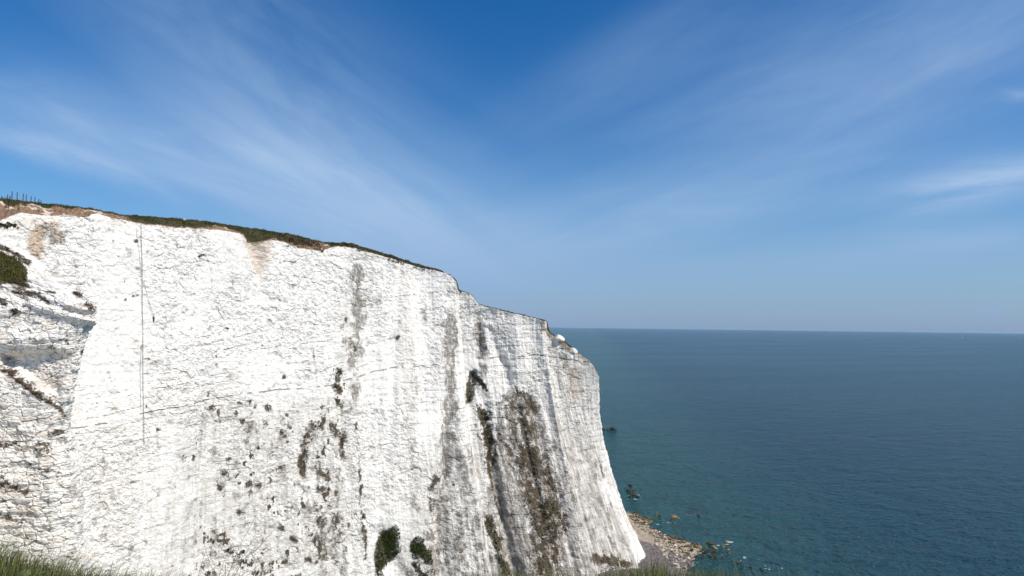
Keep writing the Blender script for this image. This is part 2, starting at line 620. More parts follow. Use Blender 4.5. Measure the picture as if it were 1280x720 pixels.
BX = [(-300, 4), (100, 6), (300, 8), (430, 10), (570, 14), (650, 16), (700, 17), (744, 17.5)]
BY = [(-300, -4), (100, -6), (300, -9), (430, -16), (570, -31), (650, -35), (700, -37), (728, -35), (744, -24)]
PEXP = [(-300, 1.0), (300, 1.0), (430, 1.1), (570, 1.35), (690, 1.6), (744, 1.9)]


def cliff_columns():
    x = np.concatenate([np.arange(-140, 0, 2.0), np.arange(0, 744.01, 0.8)])
    ty = np.maximum(tab(x, CHALK_TOP) + 0.7 * vnoise(x / 9, x * 0, None, 3) + 0.5 * vnoise(x / 3, x * 0, None, 4), 0)
    T = at(x, ty, tab(x, DIST))
    B = np.stack([tab(x, BX), tab(x, BY)], -1)
    pe = tab(x, PEXP)
    # round the end of the headland and run away behind it
    w = np.array([(31.9, 262, 59, 16.5, -18), (32.2, 266, 60, 16, -9), (32, 272, 61, 14, -2), (31, 282, 62, 11, 3), (27, 300, 64, 10, 6),
                  (18, 330, 70, 8, 8), (2, 380, 78, 8, 8), (-30, 470, 90, 8, 8)])
    k = np.linspace(0, len(w) - 1, 120)
    W = np.stack([np.interp(k, np.arange(len(w)), w[:, i]) for i in range(5)], -1)
    W[:, 2] += (T[-1, 2] - 59) * np.exp(-k)
    T = np.concatenate([T, W[:, :3]])
    B = np.concatenate([B, W[:, 3:]])
    pe = np.concatenate([pe, np.full(len(W), 1.7)])
    x = np.concatenate([x, np.full(len(W), 760.0)])
    return x, T, B, pe


NROW = 430
CX, CT, CB, CPE = cliff_columns()
NCOL = len(CX)


def make_cliff():
    tt = np.linspace(0, 1, NROW)[:, None]
    f = tt ** CPE[None]
    z = CT[None, :, 2] * (1 - tt) + (-1.5) * tt
    X = CT[None, :, 0] + CB[None, :, 0] * f
    Y = CT[None, :, 1] + CB[None, :, 1] * f
    P = np.stack([X, Y, z], -1)
    px, py = bearing(P)
    # distance along the face, measured half way down
    mid = P[NROW // 2]
    s = np.concatenate([[0], np.cumsum(np.hypot(*(mid[1:, :2] - mid[:-1, :2]).T))])
    s2 = np.broadcast_to(s[None], z.shape)
    # outward direction
    sm = np.stack([np.convolve(np.pad(mid[:, i], 40, 'edge'), np.ones(81) / 81, 'valid') for i in (0, 1)], -1)
    tg = np.gradient(sm, axis=0)
    nrm = np.stack([tg[:, 1], -tg[:, 0]], -1)
    nrm /= np.linalg.norm(nrm, axis=1, keepdims=True)
    right = sstep(px, 470, 640)                      # the weathered, leaning end
    # ---- relief
    rib = fbm(s2 / 17 + 0.15 * vnoise(s2 / 30, z / 30), z / 90, 3, 5)
    lump = fbm(s2 / 6.5, z / 12, 4, 21)
    f1, f2, cid = worley(s2 / 3.1 + 0.35 * fbm(s2 / 2, z / 2, 2, 71), z / 2.0 + 0.35 * fbm(s2 / 2, z / 2, 2, 77), 31)
    g1, g2, gid = worley(s2 / 1.15, z / 0.8 + 0.3 * fbm(s2 / 1.5, z / 1.5, 2, 79), 41)
    fine = fbm(s2 / 0.9, z / 0.8, 3, 51)
    flute = fbm(s2 / 2.2 + 0.5 * vnoise(s2 / 8, z / 18, None, 62), z / 34, 4, 61, 0.55)
    # beds: hard and soft layers standing in and out
    bz = z + 0.5 * vnoise(s2 / 25, z / 20, None, 91)
    bid = np.floor(bz / 0.95)
    bed = _hash(bid, bid * 0, np.floor(s2 / 9 + 0.5 * vnoise(s2 / 5, z / 3)), 95) - 0.5
    rough = 0.45 + 0.75 * sstep(fbm(s2 / 14, z / 16, 3, 151), -0.35, 0.35)   # fresh falls are smoother
    d = (1.6 + 1.0 * right) * rib + 1.0 * sstep(px, 400, 470) * vnoise(s2 / 7, z / 70, None, 153) + (0.75 + 0.15 * right) * lump * (0.5 + 0.5 * rough) + rough * (0.26 * (cid - 0.5) + 0.18 * (gid - 0.5) + 0.13 * fine)
    d += 0.16 * bed * (0.6 + 0.8 * right)
    d += flute * (0.2 + 0.35 * sstep(px, 520, 600) + 0.55 * sstep(px - (py - 450) * 0.2, 660, 700))
    # joints open a little
    joint = sstep(f2 - f1, 0.0, 0.12)
    d -= 0.09 * rough * (1 - joint)
    # ---- gullies, steps and slabs that can be recognised one by one
    wob = 3.0 * fbm(s2 / 5, z / 5, 3, 101)
    wx, wy = px + wob, py + 3.0 * fbm(s2 / 5 + 40, z / 5, 3, 103)

    def groove(pts, w, depth):
        return -depth * np.exp(-(seg_dist(wx, wy, pts) / w) ** 2)

    d += groove([(318, 296), (326, 330), (330, 370)], 9, 1.6)
    d += groove([(443, 330), (448, 420), (436, 480)], 11, 1.3)
    d += groove([(424, 450), (428, 520), (434, 600)], 7, 1.1)
    d += groove([(500, 330), (497, 420), (487, 560), (478, 640)], 5, 0.8)
    d += groove([(566, 372), (566, 440), (562, 520), (556, 600), (552, 720)], 10, 1.8)
    d += groove([(597, 395), (602, 440), (596, 470), (590, 505)], 6, 2.0)
    d += groove([(596, 468), (606, 500), (614, 570), (622, 620), (640, 700), (650, 740)], 6, 2.2)
    d += groove([(612, 410), (624, 440), (636, 470), (642, 500), (660, 560), (672, 620), (690, 690)], 5, 0.9)
    d += groove([(655, 480), (675, 540), (690, 600), (704, 650), (712, 720)], 12, 1.6)
    d += groove([(684, 415), (690, 520), (704, 620), (722, 720)], 5, 1.0)
    d += groove([(480, 670), (500, 720)], 10, 1.5)
    d += 0.25 * sstep(wx - (601 + (wy - 480) * 0.22), 26, 3) * sstep(wx - (601 + (wy - 480) * 0.22), -22, 0) * sstep(py, 420, 470)
    d += 1.2 * np.exp(-(seg_dist(wx, wy, [(575, 560), (600, 640), (630, 740)]) / 9) ** 2)
    d += 1.0 * np.exp(-(seg_dist(wx, wy, [(640, 500), (622, 560), (634, 640)]) / 7) ** 2)
    # flint seam: a thin open bedding crack right along the face
    seam = [(60, 541), (90, 535), (130, 530), (178, 517), (250, 502), (310, 492), (415, 482), (470, 465), (500, 459), (560, 456), (600, 449), (680, 444), (745, 455)]
    sy = tab(px, seam) + 1.1 * fbm(s2 / 3, z * 0, 3, 107)
    sd = np.abs(py - sy)
    broken = sstep(vnoise(s2 / 2.4, z * 0, None, 109) + 0.5 * vnoise(s2 / 0.8, z * 0, None, 111), -0.35, 0.1)
    seam_m = (1 - sstep(sd, 0.25, 1.2)) * broken
    d -= 0.25 * seam_m
    # fainter beds above and below it
    beds = np.zeros_like(z)
    for i, off in enumerate((-118, -97, -84, -62, -49, -33, -17, 14, 27, 41, 58, 72, 93, 112, 131, 150)):
        yk = sy + off * (0.55 + 0.45 * sstep(px, 100, 700) * 0.6) + 1.6 * fbm(s2 / 6 + i * 9, z * 0, 3, 160 + i)
        bk = sstep(vnoise(s2 / 4.5 + i * 31, z * 0, None, 161) + 0.7 * vnoise(s2 / 0.9 + i * 5, z * 0, None, 163), 0.12 - 0.22 * right, 0.5)
        beds = np.maximum(beds, (1 - sstep(np.abs(py - yk), 0.15, 0.95)) * bk)
    d -= 0.16 * beds
    fade = sstep(tt * 100, 0.0, 2.0)
    d = d * (0.8 + 0.2 * fade)
    P[..., :2] += nrm[None] * d[..., None]
    P[..., 2] += 0.12 * (gid - 0.5) * fade
    o = link('chalk_cliff', P.reshape(-1, 3), grid_faces(NROW, NCOL), M['chalk'], smooth=False)
    # ---- surface history: stains, wash and growth, fixed to the rock
    nA = fbm(s2 / 3.2, z / 3.2, 4, 121)
    nB = fbm(s2 / 1.3, z / 1.6, 3, 123)
    nC = fbm(s2 / 1.6, z / 7.0, 4, 125)

    def line(pts, w, amp, rag=1.0):
        dd = seg_dist(px + rag * 3 * nA, py + rag * 3 * nB, pts)
        return amp * np.exp(-(dd / w) ** 2)

    def area(poly, soft, amp, rag=1.0):
        sd_ = poly_sd(px + rag * 5 * nA, py + rag * 5 * nB, poly)
        return amp * sstep(sd_, -soft, soft)

    stain = np.zeros_like(z)
    for q in (line([(445, 340), (452, 400), (447, 440)], 12, 0.55), line([(432, 430), (446, 470), (440, 540)], 9, 0.4),
              line([(385, 345), (388, 400), (392, 470)], 8, 0.22), line([(530, 355), (533, 400)], 6, 0.28),
              line([(564, 395), (566, 440)], 10, 0.8), line([(564, 440), (565, 500), (560, 600)], 9, 0.75),
              line([(596, 408), (606, 440)], 7, 0.95), line([(600, 440), (604, 470)], 5, 0.6),
              area([(235, 510), (330, 505), (440, 490), (450, 720), (230, 720)], 26, 0.23, 2),
              area([(385, 540), (440, 530), (446, 730), (390, 730)], 14, 0.26, 2),
              area([(548, 560), (600, 560), (625, 730), (500, 730), (540, 620)], 16, 0.36, 2),
              area([(630, 490), (672, 488), (704, 600), (722, 730), (620, 730), (610, 600)], 14, 0.74, 2),
              area([(686, 520), (745, 555), (790, 680), (806, 730), (712, 730)], 18, 0.30, 1),
              line([(700, 440), (716, 470), (716, 500)], 8, 0.45), line([(520, 420), (515, 560), (520, 640)], 6, 0.22),
              area([(0, 500), (110, 545), (235, 520), (235, 730), (0, 730)], 25, 0.12, 2),
              line([(50, 285), (68, 300)], 12, 0.5)):
        stain = np.maximum(stain, q)
    spots = sstep(nB + 0.6 * nA, 0.30, 0.55)
    stain = sstep(1.25 * stain + 0.34 * (cid - 0.5) + 0.22 * (gid - 0.5) + 0.38 * nB + 0.42 * nC - 0.30, 0.0, 0.42) * np.clip(0.35 + stain, 0, 0.95) * sstep(stain, 0.02, 0.1)
    stain = np.maximum(stain, 0.4 * sstep(fbm(s2 / 2.0, z / 1.4, 3, 131), 0.44, 0.62))
    veg = np.zeros_like(z)
    lowmask = area([(235, 520), (300, 495), (380, 490), (440, 500), (450, 730), (200, 730)], 20, 1.0, 2)
    veg = np.maximum(veg, lowmask * sstep(nB + 0.6 * nA, 0.34, 0.5) * sstep(fbm(s2 / 5, z / 7, 3, 141), -0.3, 0.25) * 1.05)
    for q in (line([(424, 462), (424, 476)], 5, 1.0), line([(421, 484), (427, 490)], 5, 1.2), line([(424, 500), (427, 508)], 5, 1.0),
              line([(378, 590), (380, 560), (386, 538), (402, 527)], 6.5, 1.05), line([(408, 532), (428, 545), (431, 574)], 7, 0.85),
              line([(395, 583), (410, 600), (408, 612)], 9, 0.7), line([(400, 640), (400, 700)], 11, 0.55), line([(420, 640), (425, 690)], 9, 0.5),
              line([(446, 530), (452, 620), (458, 700)], 3.5, 0.75),
              line([(594, 466), (590, 486), (587, 503)], 4.5, 1.2), line([(596, 470), (607, 487)], 3, 1.1),
              line([(603, 512), (612, 540), (614, 585)], 7.5, 1.1), line([(595, 530), (606, 560)], 3, 0.8), line([(612, 585), (620, 625), (628, 650)], 3, 0.8),
              line([(609, 648), (622, 680), (640, 725)], 7, 1.05), line([(645, 490), (660, 500), (672, 515)], 8, 0.85),
              line([(624, 545), (640, 570), (655, 590)], 5, 0.7), line([(630, 625), (640, 660)], 5, 0.5),
              area([(640, 560), (676, 552), (700, 620), (712, 668), (690, 686), (662, 660), (652, 610)], 12, 0.98, 2),
              area([(655, 640), (700, 640), (706, 725), (668, 725)], 10, 0.88, 2),
              area([(625, 500), (660, 500), (682, 545), (650, 575), (634, 560)], 14, 0.72, 2),
              line([(540, 610), (546, 600)], 6, 0.8), line([(536, 625), (545, 650)], 6, 0.7), line([(535, 665), (560, 700)], 14, 0.45),
              line([(748, 700), (768, 702), (784, 706)], 9, 1.0), line([(500, 420), (497, 424)], 2, 0.9), line([(502, 455), (506, 458)], 2, 0.9),
              line([(752, 575), (756, 600)], 3, 0.6), line([(713, 545), (720, 556)], 3, 0.5)):
        veg = np.maximum(veg, q * (0.62 + 0.7 * sstep(nB + nC * 0.6 + 0.5 * (cid - 0.5), -0.35, 0.35)))
    for q in (area([(470, 722), (470, 690), (477, 670), (494, 657), (499, 675), (500, 690), (482, 716)], 5, 0.95), area([(513, 690), (515, 676), (528, 672), (531, 684), (540, 692), (538, 704)], 5, 0.95),
              line([(515, 704), (530, 720)], 4, 0.9), line([(500, 700), (512, 720)], 6, 0.6)):
        veg = np.maximum(veg, q)
    # single small dark nests of weed and flint
    for (a, b_, r_) in ((266, 511, 4), (300, 505, 3), (312, 502, 3), (295, 515, 3), (303, 526, 4), (335, 510, 4), (331, 530, 3), (360, 517, 3), (352, 540, 3), (388, 527, 2),
                        (282, 590, 5), (285, 575, 4), (276, 610, 5), (310, 606, 5), (323, 607, 4), (352, 585, 4), (357, 545, 3), (338, 600, 3),
                        (350, 660, 5), (366, 675, 5), (330, 665, 3), (386, 698, 4), (297, 640, 3), (420, 615, 4), (402, 612, 5),
                        (249, 321, 2.4), (167, 303, 2.4), (166, 371, 2.5), (158, 375, 2.2), (154, 350, 1.8), (357, 471, 3), (182, 508, 2.2), (270, 445, 2), (286, 411, 1.6),
                        (433, 400, 4), (447, 437, 3), (262, 495, 3), (196, 534, 3), (147, 320, 1.5), (231, 337, 1.5), (108, 289, 1.8)):
        veg = np.maximum(veg, 1.0 * np.exp(-(np.hypot((px - a) + 4 * nB, (py - b_) + 4 * nA) / (r_ * 1.15)) ** 2))
    soil = np.zeros_like(z)
    for q in (area([(38, 283), (52, 288), (53, 318), (44, 332), (36, 318), (35, 300)], 4, 0.85), line([(64, 280), (70, 295)], 7, 0.45),
              area([(304, 296), (346, 294), (340, 318), (332, 345), (320, 340), (313, 318)], 7, 0.6),
              line([(680, 402), (681, 414)], 2.5, 0.8), line([(688, 417), (700, 424), (714, 436), (728, 447)], 3, 0.9), line([(730, 449), (742, 464)], 3, 0.5),
              line([(718, 462), (720, 495)], 7, 0.45), line([(0, 282), (40, 278), (70, 276)], 6, 0.35), line([(120, 276), (300, 296)], 4, 0.16),
              line([(410, 310), (480, 324)], 3, 0.18), line([(512, 340), (508, 420), (516, 560)], 8, 0.12)):
        soil = np.maximum(soil, q)
    streak = 0.10 + 0.12 * sstep(px, 420, 560) + 0.50 * sstep(px + (py - 470) * -0.1, 670, 720) + 0.18 * sstep(py, 500, 640)
    wash = np.zeros_like(z)
    for q in (area([(686, 505), (742, 540), (795, 690), (806, 730), (716, 730), (700, 600)], 16, 0.95, 1.5), area([(235, 505), (330, 500), (440, 490), (450, 730), (200, 730)], 30, 0.42, 2),
              area([(530, 560), (600, 540), (640, 640), (700, 730), (500, 730)], 20, 0.5, 2), area([(590, 400), (684, 410), (690, 520), (620, 480)], 20, 0.25, 2),
              area([(690, 430), (735, 470), (742, 540), (700, 520)], 10, 0.45, 1.5), area([(420, 340), (470, 340), (460, 470), (420, 470)], 16, 0.3, 2)):
        wash = np.maximum(wash, q)
    set_attr(o, 'wash', wash)
    set_attr(o, 'stain', stain)
    set_attr(o, 'veg', np.clip(veg, 0, 1.3))
    set_attr(o, 'soil', soil)
    set_attr(o, 'streak', streak)
    set_attr(o, 'joint', np.clip(0.22 + 0.32 * rough + 0.05 * right, 0, 1))
    set_attr(o, 'crack', np.maximum(seam_m * 0.75, beds * 0.5))
    set_vec(o, 'wall', np.stack([s2, z, np.zeros_like(z)], -1))
    tag(o, 'tall white chalk cliff face with brown stains and a thin flint seam', 'cliff', kind='structure')
    return o, P


cliff, CP = make_cliff()


def make_turf():
    x, T = CX, CP[0]
    n = NCOL
    gap = tab(x, CHALK_TOP) - tab(x, SKY_TOP)
    gap = np.where((x > 563), 0.9, np.clip(gap, 0.7, 40))
    Dt = T[:, 1]
    dd = 2.2 + 0.32 * gap
    skyy = np.where(x > 563, tab(np.minimum(x, 744), CHALK_TOP) - 1.0, tab(x, SKY_TOP))
    Sx = at(x, skyy + 0.5 * vnoise(x / 5, x * 0, None, 203) + 0.35 * vnoise(x / 1.7, x * 0, None, 207), Dt + dd)
    wrap = x >= 760
    Sx[wrap] = T[wrap] + np.array([-1.2, 1.0, 0.35])
    inl = np.array([-0.70, 0.71])
    rows = [T + np.array([-0.25, 0.25, -0.5]), T + np.array([-0.02, 0.0, 0.03])]
    soil = [np.ones(n), np.ones(n)]
    K = 12
    left = 1 - sstep(x, 150, 172)
    for k in range(1, K + 1):
        v = k / K
        prof = v ** 0.85
        p = T * (1 - v) + Sx * v
        p[:, 2] = T[:, 2] * (1 - prof) + Sx[:, 2] * prof
        am = np.clip(gap * 0.10, 0.05, 0.9) * math.sin(math.pi * v)
        p[:, :2] += (am * fbm(x / 7, x * 0 + v * 2.5, 3, 211))[:, None] * np.array([0.6, -0.8])
        p[:, 2] += am * 0.5 * fbm(x / 5, x * 0 + v * 3, 3, 217)
        rows.append(p)
        tan = np.exp(-((x - 278) / 17) ** 2) * (v < 0.5) + np.exp(-((x - 402) / 8) ** 2) * (v < 0.8)
        brow = 0.72 + 0.22 * vnoise(x / 14, x * 0, None, 219)
        so_ = left * sstep(brow - v, -0.08, 0.1) + (1 - left) * np.clip(tan, 0, 1) + (1 - left) * 0.42 * (1 - sstep(v, 0.0, 0.35))
        so_ = so_ + 0.35 * np.exp(-((x - 385) / 25) ** 2) * (v < 0.6)
        soil.append(np.clip(so_, 0, 1))
    for dist, dz in ((1.5, 0.05), (4, 0.1), (10, 0.15), (25, 0.2), (70, 0.0), (160, -1), (400, -4)):
        p = Sx.copy()
        p[:, :2] += inl * dist
        p[:, 2] += dz + 0.15 * vnoise(x / 9, x * 0 + dist, None, 223) * min(1, 3 / dist)
        rows.append(p)
        soil.append(np.zeros(n))
    V = np.array(rows)
    o = link('clifftop_turf', V.reshape(-1, 3), grid_faces(len(rows), n), M['turf'])
    set_attr(o, 'soil', np.array(soil))
    tag(o, 'dark turf and brown soil capping the white cliff', 'clifftop', kind='structure')
    # wind-cropped grass and heath standing on it
    G, F = [], []
    NB = 52000
    ci = rng.integers(70, NCOL - 122, NB)
    ri = np.minimum(14 + 2.6, 0.6 + rng.random(NB) ** 0.55 * 16)
    r0 = np.clip(ri.astype(int), 1, 15)
    fr = (ri - r0)[:, None]
    base = V[r0, ci] * (1 - fr) + V[r0 + 1, ci] * fr
    sl_ = np.array(soil)[r0, ci]
    keep = (rng.random(NB) > sl_ * 0.93) & (gap[ci] > 1.2)
    base = base[keep]
    clump = 0.5 + 0.5 * fbm(base[:, 0] / 2.2, base[:, 1] / 2.2, 3, 231)
    h = (0.12 + (0.30 + 0.65 * sstep(vnoise(base[:, 0] / 1.6, base[:, 1] / 1.6, None, 233), -0.1, 0.6)) * clump * rng.random(len(base)))
    for i in range(len(base)):
        a = random.random() * 6.283
        w_ = 0.035 + 0.05 * random.random()
        lean = h[i] * 0.7
        b0 = base[i] + np.array([0, 0, -0.05])
        dx, dy = math.cos(a) * w_, math.sin(a) * w_
        k = len(G)
        lx, ly = random.uniform(-lean, lean), random.uniform(-lean, lean)
        G += [(b0[0] - dx, b0[1] - dy, b0[2]), (b0[0] + dx, b0[1] + dy, b0[2]), (b0[0] + lx, b0[1] + ly, b0[2] + h[i])]
        F.append([k, k + 1, k + 2])
    g = link('clifftop_grass', G, F, M['top'])
    tag(g, 'dark short grass and heath along the cliff brow', 'grass', kind='stuff')
    return o, V


turf, TV = make_turf()


# ------------------------------------------------------------------ nearer chalk spur at the left
def make_spur():
    nose = [(292, -28), (300, -5), (308, 10), (318, 26), (332, 42), (350, 60), (365, 88), (376, 104), (384, 110), (396, 109), (408, 104), (422, 99), (440, 93), (470, 88),
            (500, 84), (515, 80), (540, 79), (560, 84), (580, 88), (620, 92), (680, 98), (740, 106), (800, 112), (1150, 150)]
    npv = np.array(nose, float)
    rows = np.concatenate([np.arange(292, 760, 0.9), np.linspace(761, 1150, 60)])
    nr = len(rows)
    nx = np.interp(rows, npv[:, 0], npv[:, 1])
    back = 26 * (1 - sstep(rows, 292, 400)) ** 1.3                    # the top falls back like a shoulder
    N = at(nx, rows, 100 + back * 0.45)
    # plan of one level: along the front to the nose, then away behind
    cols = np.concatenate([np.linspace(0, 0.52, 40)[:-1], np.linspace(0.52, 1.0, 190)[:-1], np.linspace(1.0, 2.0, 90)])
    nc = len(cols)
    X = np.zeros((nr, nc))
    Y = np.zeros((nr, nc))
    Z = np.zeros((nr, nc))
    for r in range(nr):
        n0 = N[r]
        ctrl = np.array([(n0[0] - 62, n0[1] - 36 + back[r] * 0.1), (n0[0] - 34, n0[1] - 17), (n0[0] - 17, n0[1] - 6), (n0[0] - 7, n0[1] - 2.6), (n0[0] - 2, n0[1] - 1.2),
                         (n0[0], n0[1]), (n0[0] - 0.6, n0[1] + 2.5), (n0[0] - 5, n0[1] + 9), (n0[0] - 18, n0[1] + 24), (n0[0] - 55, n0[1] + 50)])
        u = np.array([0, 0.35, 0.6, 0.8, 0.94, 1.0, 1.1, 1.3, 1.6, 2.0])
        X[r] = np.interp(cols, u, ctrl[:, 0])
        Y[r] = np.interp(cols, u, ctrl[:, 1])
        Z[r] = n0[2]
    P = np.stack([X, Y, Z], -1)
    px, py = bearing(P)
    mid = P[nr // 2]
    s = np.concatenate([[0], np.cumsum(np.hypot(*(mid[1:, :2] - mid[:-1, :2]).T))])
    s2 = np.broadcast_to(s[None], Z.shape)
    tg = np.gradient(P[..., :2], axis=1)
    for _ in range(3):
        tg[:, 4:-4] = sum(tg[:, 4 + j: tg.shape[1] - 4 + j] for j in range(-4, 5)) / 9
    nrm = np.stack([tg[..., 1], -tg[..., 0]], -1)
    nrm /= np.linalg.norm(nrm, axis=-1, keepdims=True) + 1e-9
    # blocky, bedded chalk
    f1, f2, cid = worley(s2 / 1.5, Z / 0.75 + 0.3 * fbm(s2 / 2, Z / 2, 2, 301), 303)
    g1, g2, gid = worley(s2 / 0.55, Z / 0.34 + 0.3 * fbm(s2, Z, 2, 305), 307)
    bid = np.floor((Z + 0.3 * vnoise(s2 / 6, Z / 4, None, 311)) / 0.55)
    bed = _hash(bid, bid * 0, np.floor(s2 / 4 + 0.4 * vnoise(s2 / 2, Z)), 313) - 0.5
    d = 0.9 * fbm(s2 / 5, Z / 7, 3, 321) + 0.28 * fbm(s2 / 1.6, Z / 1.2, 4, 323) + 0.32 * (cid - 0.5) + 0.16 * (gid - 0.5) + 0.16 * bed
    d -= 0.22 * (1 - sstep(f2 - f1, 0, 0.14))
    # the lower block stands forward under a sloping brown ledge
    ledge = tab(px, [(-200, 440), (0, 459), (20, 462), (40, 480), (60, 493), (76, 506), (84, 530)]) + 2 * vnoise(s2 / 1.5, Z * 0, None, 331)
    low = sstep(py - ledge, -2, 3)
    front = 1 - sstep(np.broadcast_to(cols[None], Z.shape), 0.93, 1.0)
    d += 1.3 * low * front
    # hollow under an overhang just above it
    hol = poly_sd(px + 2 * vnoise(s2, Z, None, 333), py + 2 * vnoise(s2 + 9, Z, None, 335), [(0, 442), (28, 440), (70, 436), (88, 446), (84, 470), (76, 498), (60, 488), (40, 476), (20, 462), (0, 458)])
    d -= 1.25 * sstep(hol, -1.5, 5) * front
    d += 0.7 * np.exp(-((py - 425) / 12) ** 2) * front
    # shelves on the shoulder
    for yy in (332, 352, 370, 384):
        d += 0.5 * np.exp(-((py - yy - (px - 50) * 0.3) / 4.0) ** 2)
    P[..., :2] += nrm * d[..., None]
    P[..., 2] += 0.10 * (gid - 0.5)
    o = link('chalk_spur', P.reshape(-1, 3), grid_faces(nr, nc), M['chalk'])
    nA = fbm(s2 / 1.6, Z / 1.2, 4, 341)
    nB = fbm(s2 / 0.7, Z / 0.6, 3, 343)

    def line(pts, w, amp):
        return amp * np.exp(-(seg_dist(px + 2.2 * nA, py + 2.2 * nB, pts) / w) ** 2)
    veg = np.zeros_like(Z)
    for q in (line([(-40, 300), (0, 309), (14, 314), (26, 322), (36, 330)], 3.2, 1.05), line([(-30, 318), (0, 330), (24, 345), (28, 355)], 13, 1.0),
              line([(18, 366), (48, 368), (60, 378)], 4, 0.85), line([(57, 363), (68, 366)], 2.5, 0.9), line([(90, 366), (104, 372)], 3.5, 0.95),
              line([(106, 380), (118, 386)], 4, 0.9), line([(14, 388), (22, 391)], 4.5, 1.0), line([(0, 376), (6, 380)], 5, 0.8), line([(30, 384), (36, 386)], 4, 0.6),
              line([(78, 424), (84, 428)], 5, 0.8), line([(60, 433), (66, 436)], 4, 0.7), line([(0, 460), (16, 464), (26, 474), (40, 483), (58, 498), (76, 510), (80, 520)], 4, 0.95),
              line([(0, 476), (4, 478)], 3, 0.8), line([(64, 540), (78, 540)], 3.5, 1.0), line([(0, 556), (24, 552)], 4, 0.8), line([(52, 552), (62, 552)], 4.5, 0.9),
              line([(72, 550), (84, 552)], 4, 0.8), line([(0, 600), (12, 604), (40, 612)], 6, 0.8), line([(54, 430), (58, 434)], 3, 0.4), line([(0, 640), (30, 650)], 7, 0.7), line([(40, 580), (80, 590)], 5, 0.6)):
        veg = np.maximum(veg, q * (0.75 + 0.5 * sstep(nB, -0.4, 0.4)))
    tus = poly_sd(px + 3 * nA, py + 3 * nB, [(-60, 305), (0, 314), (14, 320), (28, 328), (34, 340), (34, 352), (20, 355), (-6, 356), (-60, 352)])
    veg = np.maximum(veg, 1.3 * sstep(tus, -2, 2))
    veg = np.maximum(veg, 0.8 * sstep(nB + nA, 0.85, 1.1))
    stain = 0.25 * sstep(nA, 0.1, 0.5) + 0.05 * sstep(py, 470, 500)
    set_attr(o, 'stain', stain)
    set_attr(o, 'veg', veg)
    set_attr(o, 'soil', 0.28 * sstep(fbm(s2 / 2.5, Z / 1.0, 3, 345), 0.0, 0.5))
    set_attr(o, 'streak', np.full_like(Z, 0.12))
    set_attr(o, 'joint', np.full_like(Z, 0.45))
    set_attr(o, 'crack', 0.35 * (1 - sstep(f2 - f1, 0, 0.05)))
    set_vec(o, 'wall', np.stack([s2 * 1.9, Z * 1.9, np.zeros_like(Z)], -1))
    tag(o, 'nearer blocky chalk spur with ledges and a shaded hollow', 'cliff spur', kind='structure')
    return o


spur = make_spur()


def bvh_of(*objs):
    V, F = [], []
    for o in objs:
        me = o.data
        n = len(me.vertices)
        c = np.empty(n * 3)
        me.vertices.foreach_get('co', c)
        c = c.reshape(-1, 3) + np.array(o.location)
        b = len(V)
        V += c.tolist()
        f = np.empty(len(me.polygons) * 4, np.int32)
        me.polygons.foreach_get('vertices', f)
        F += (f.reshape(-1, 4) + b).tolist()
    return BVHTree.FromPolygons(V, F)


ROCK = bvh_of(cliff, spur, turf)
EYEV = Vector((0, 0, EYE))


def hit(px, py):
    d = Vector(ray(px, py)).normalized()
    p, n, i, dist = ROCK.ray_cast(EYEV, d, 900)
    if p is None:
        return None, None
    if n.dot(d) > 0:
        n = -n
    return p, n


# ------------------------------------------------------------------ plants rooted in the rock
def patch(name, label, cat, shape, n, size, mat, group=None, lift=0.35, spiky=False):
    """a mat or clump of leaves growing out of the rock inside a surveyed outline"""
    if len(shape) == 4 and not isinstance(shape[0], tuple):
        cx, cy, rx, ry = shape
        poly = []
        for k in range(14):
            th = 2 * math.pi * k / 14
            q = random.uniform(0.7, 1.15)
            poly.append((cx + rx * q * math.cos(th), cy + ry * q * math.sin(th)))
    else:
        poly = shape
    xs = [p[0] for p in poly]
    ys = [p[1] for p in poly]
    V, F = [], []
    tries = 0
    c = 0
    if mat == 'ivy':
        n = int(n * 3.6)
        size *= 0.68
    while c < n and tries < n * 12:
        tries += 1
        x, y = random.uniform(min(xs), max(xs)), random.uniform(min(ys), max(ys))
        sd = float(poly_sd(np.array([x]), np.array([y]), poly)[0])
        sd += 2.2 * float(vnoise(np.array([x / 3.1]), np.array([y / 3.1]), None, 703)[0]) - 0.3
        if sd < random.uniform(-0.6, 0.5):
            continue
        if mat != 'ivy' and not spiky and float(vnoise(np.array([x / 2.6]), np.array([y / 2.6]), None, 701)[0]) < random.uniform(-0.7, 0.25):
            continue
        p, nn = hit(x, y)
        if p is None:
            continue
        out = (nn + Vector((0, 0, 0.35))).normalized()
        p = p + out * random.uniform(-0.05, lift) * min(1, 0.3 + max(sd, 0) / 4)
        L = size * random.uniform(0.5, 1.25)
        a = Vector((random.gauss(0, 1), random.gauss(0, 1), random.gauss(0, 1)))
        if spiky:
            a = (out * 1.1 + a * 0.45 + Vector((0, 0, 0.7)))
        a = a.normalized()
        b = a.cross(Vector((random.gauss(0, 1), random.gauss(0, 1), random.gauss(0, 1)))).normalized() * (0.17 if spiky else 0.5)
        k = len(V)
        if spiky:
            V += [p - b * L, p + b * L, p + a * L * 1.5]
            F.append([k, k + 1, k + 2])
        else:
            V += [p - a * L * 0.6, p + b * L * 0.7, p + a * L * 0.7, p - b * L * 0.7]
            F.append([k, k + 1, k + 2, k + 3])
        c += 1
    if not V:
        return None
    v = np.array([tuple(q) for q in V])
    loc = v.mean(0)
    loc[2] = v[:, 2].min()
    o = link(name, v, F, M[mat], loc=loc)
    tag(o, label, cat, group)
    return o


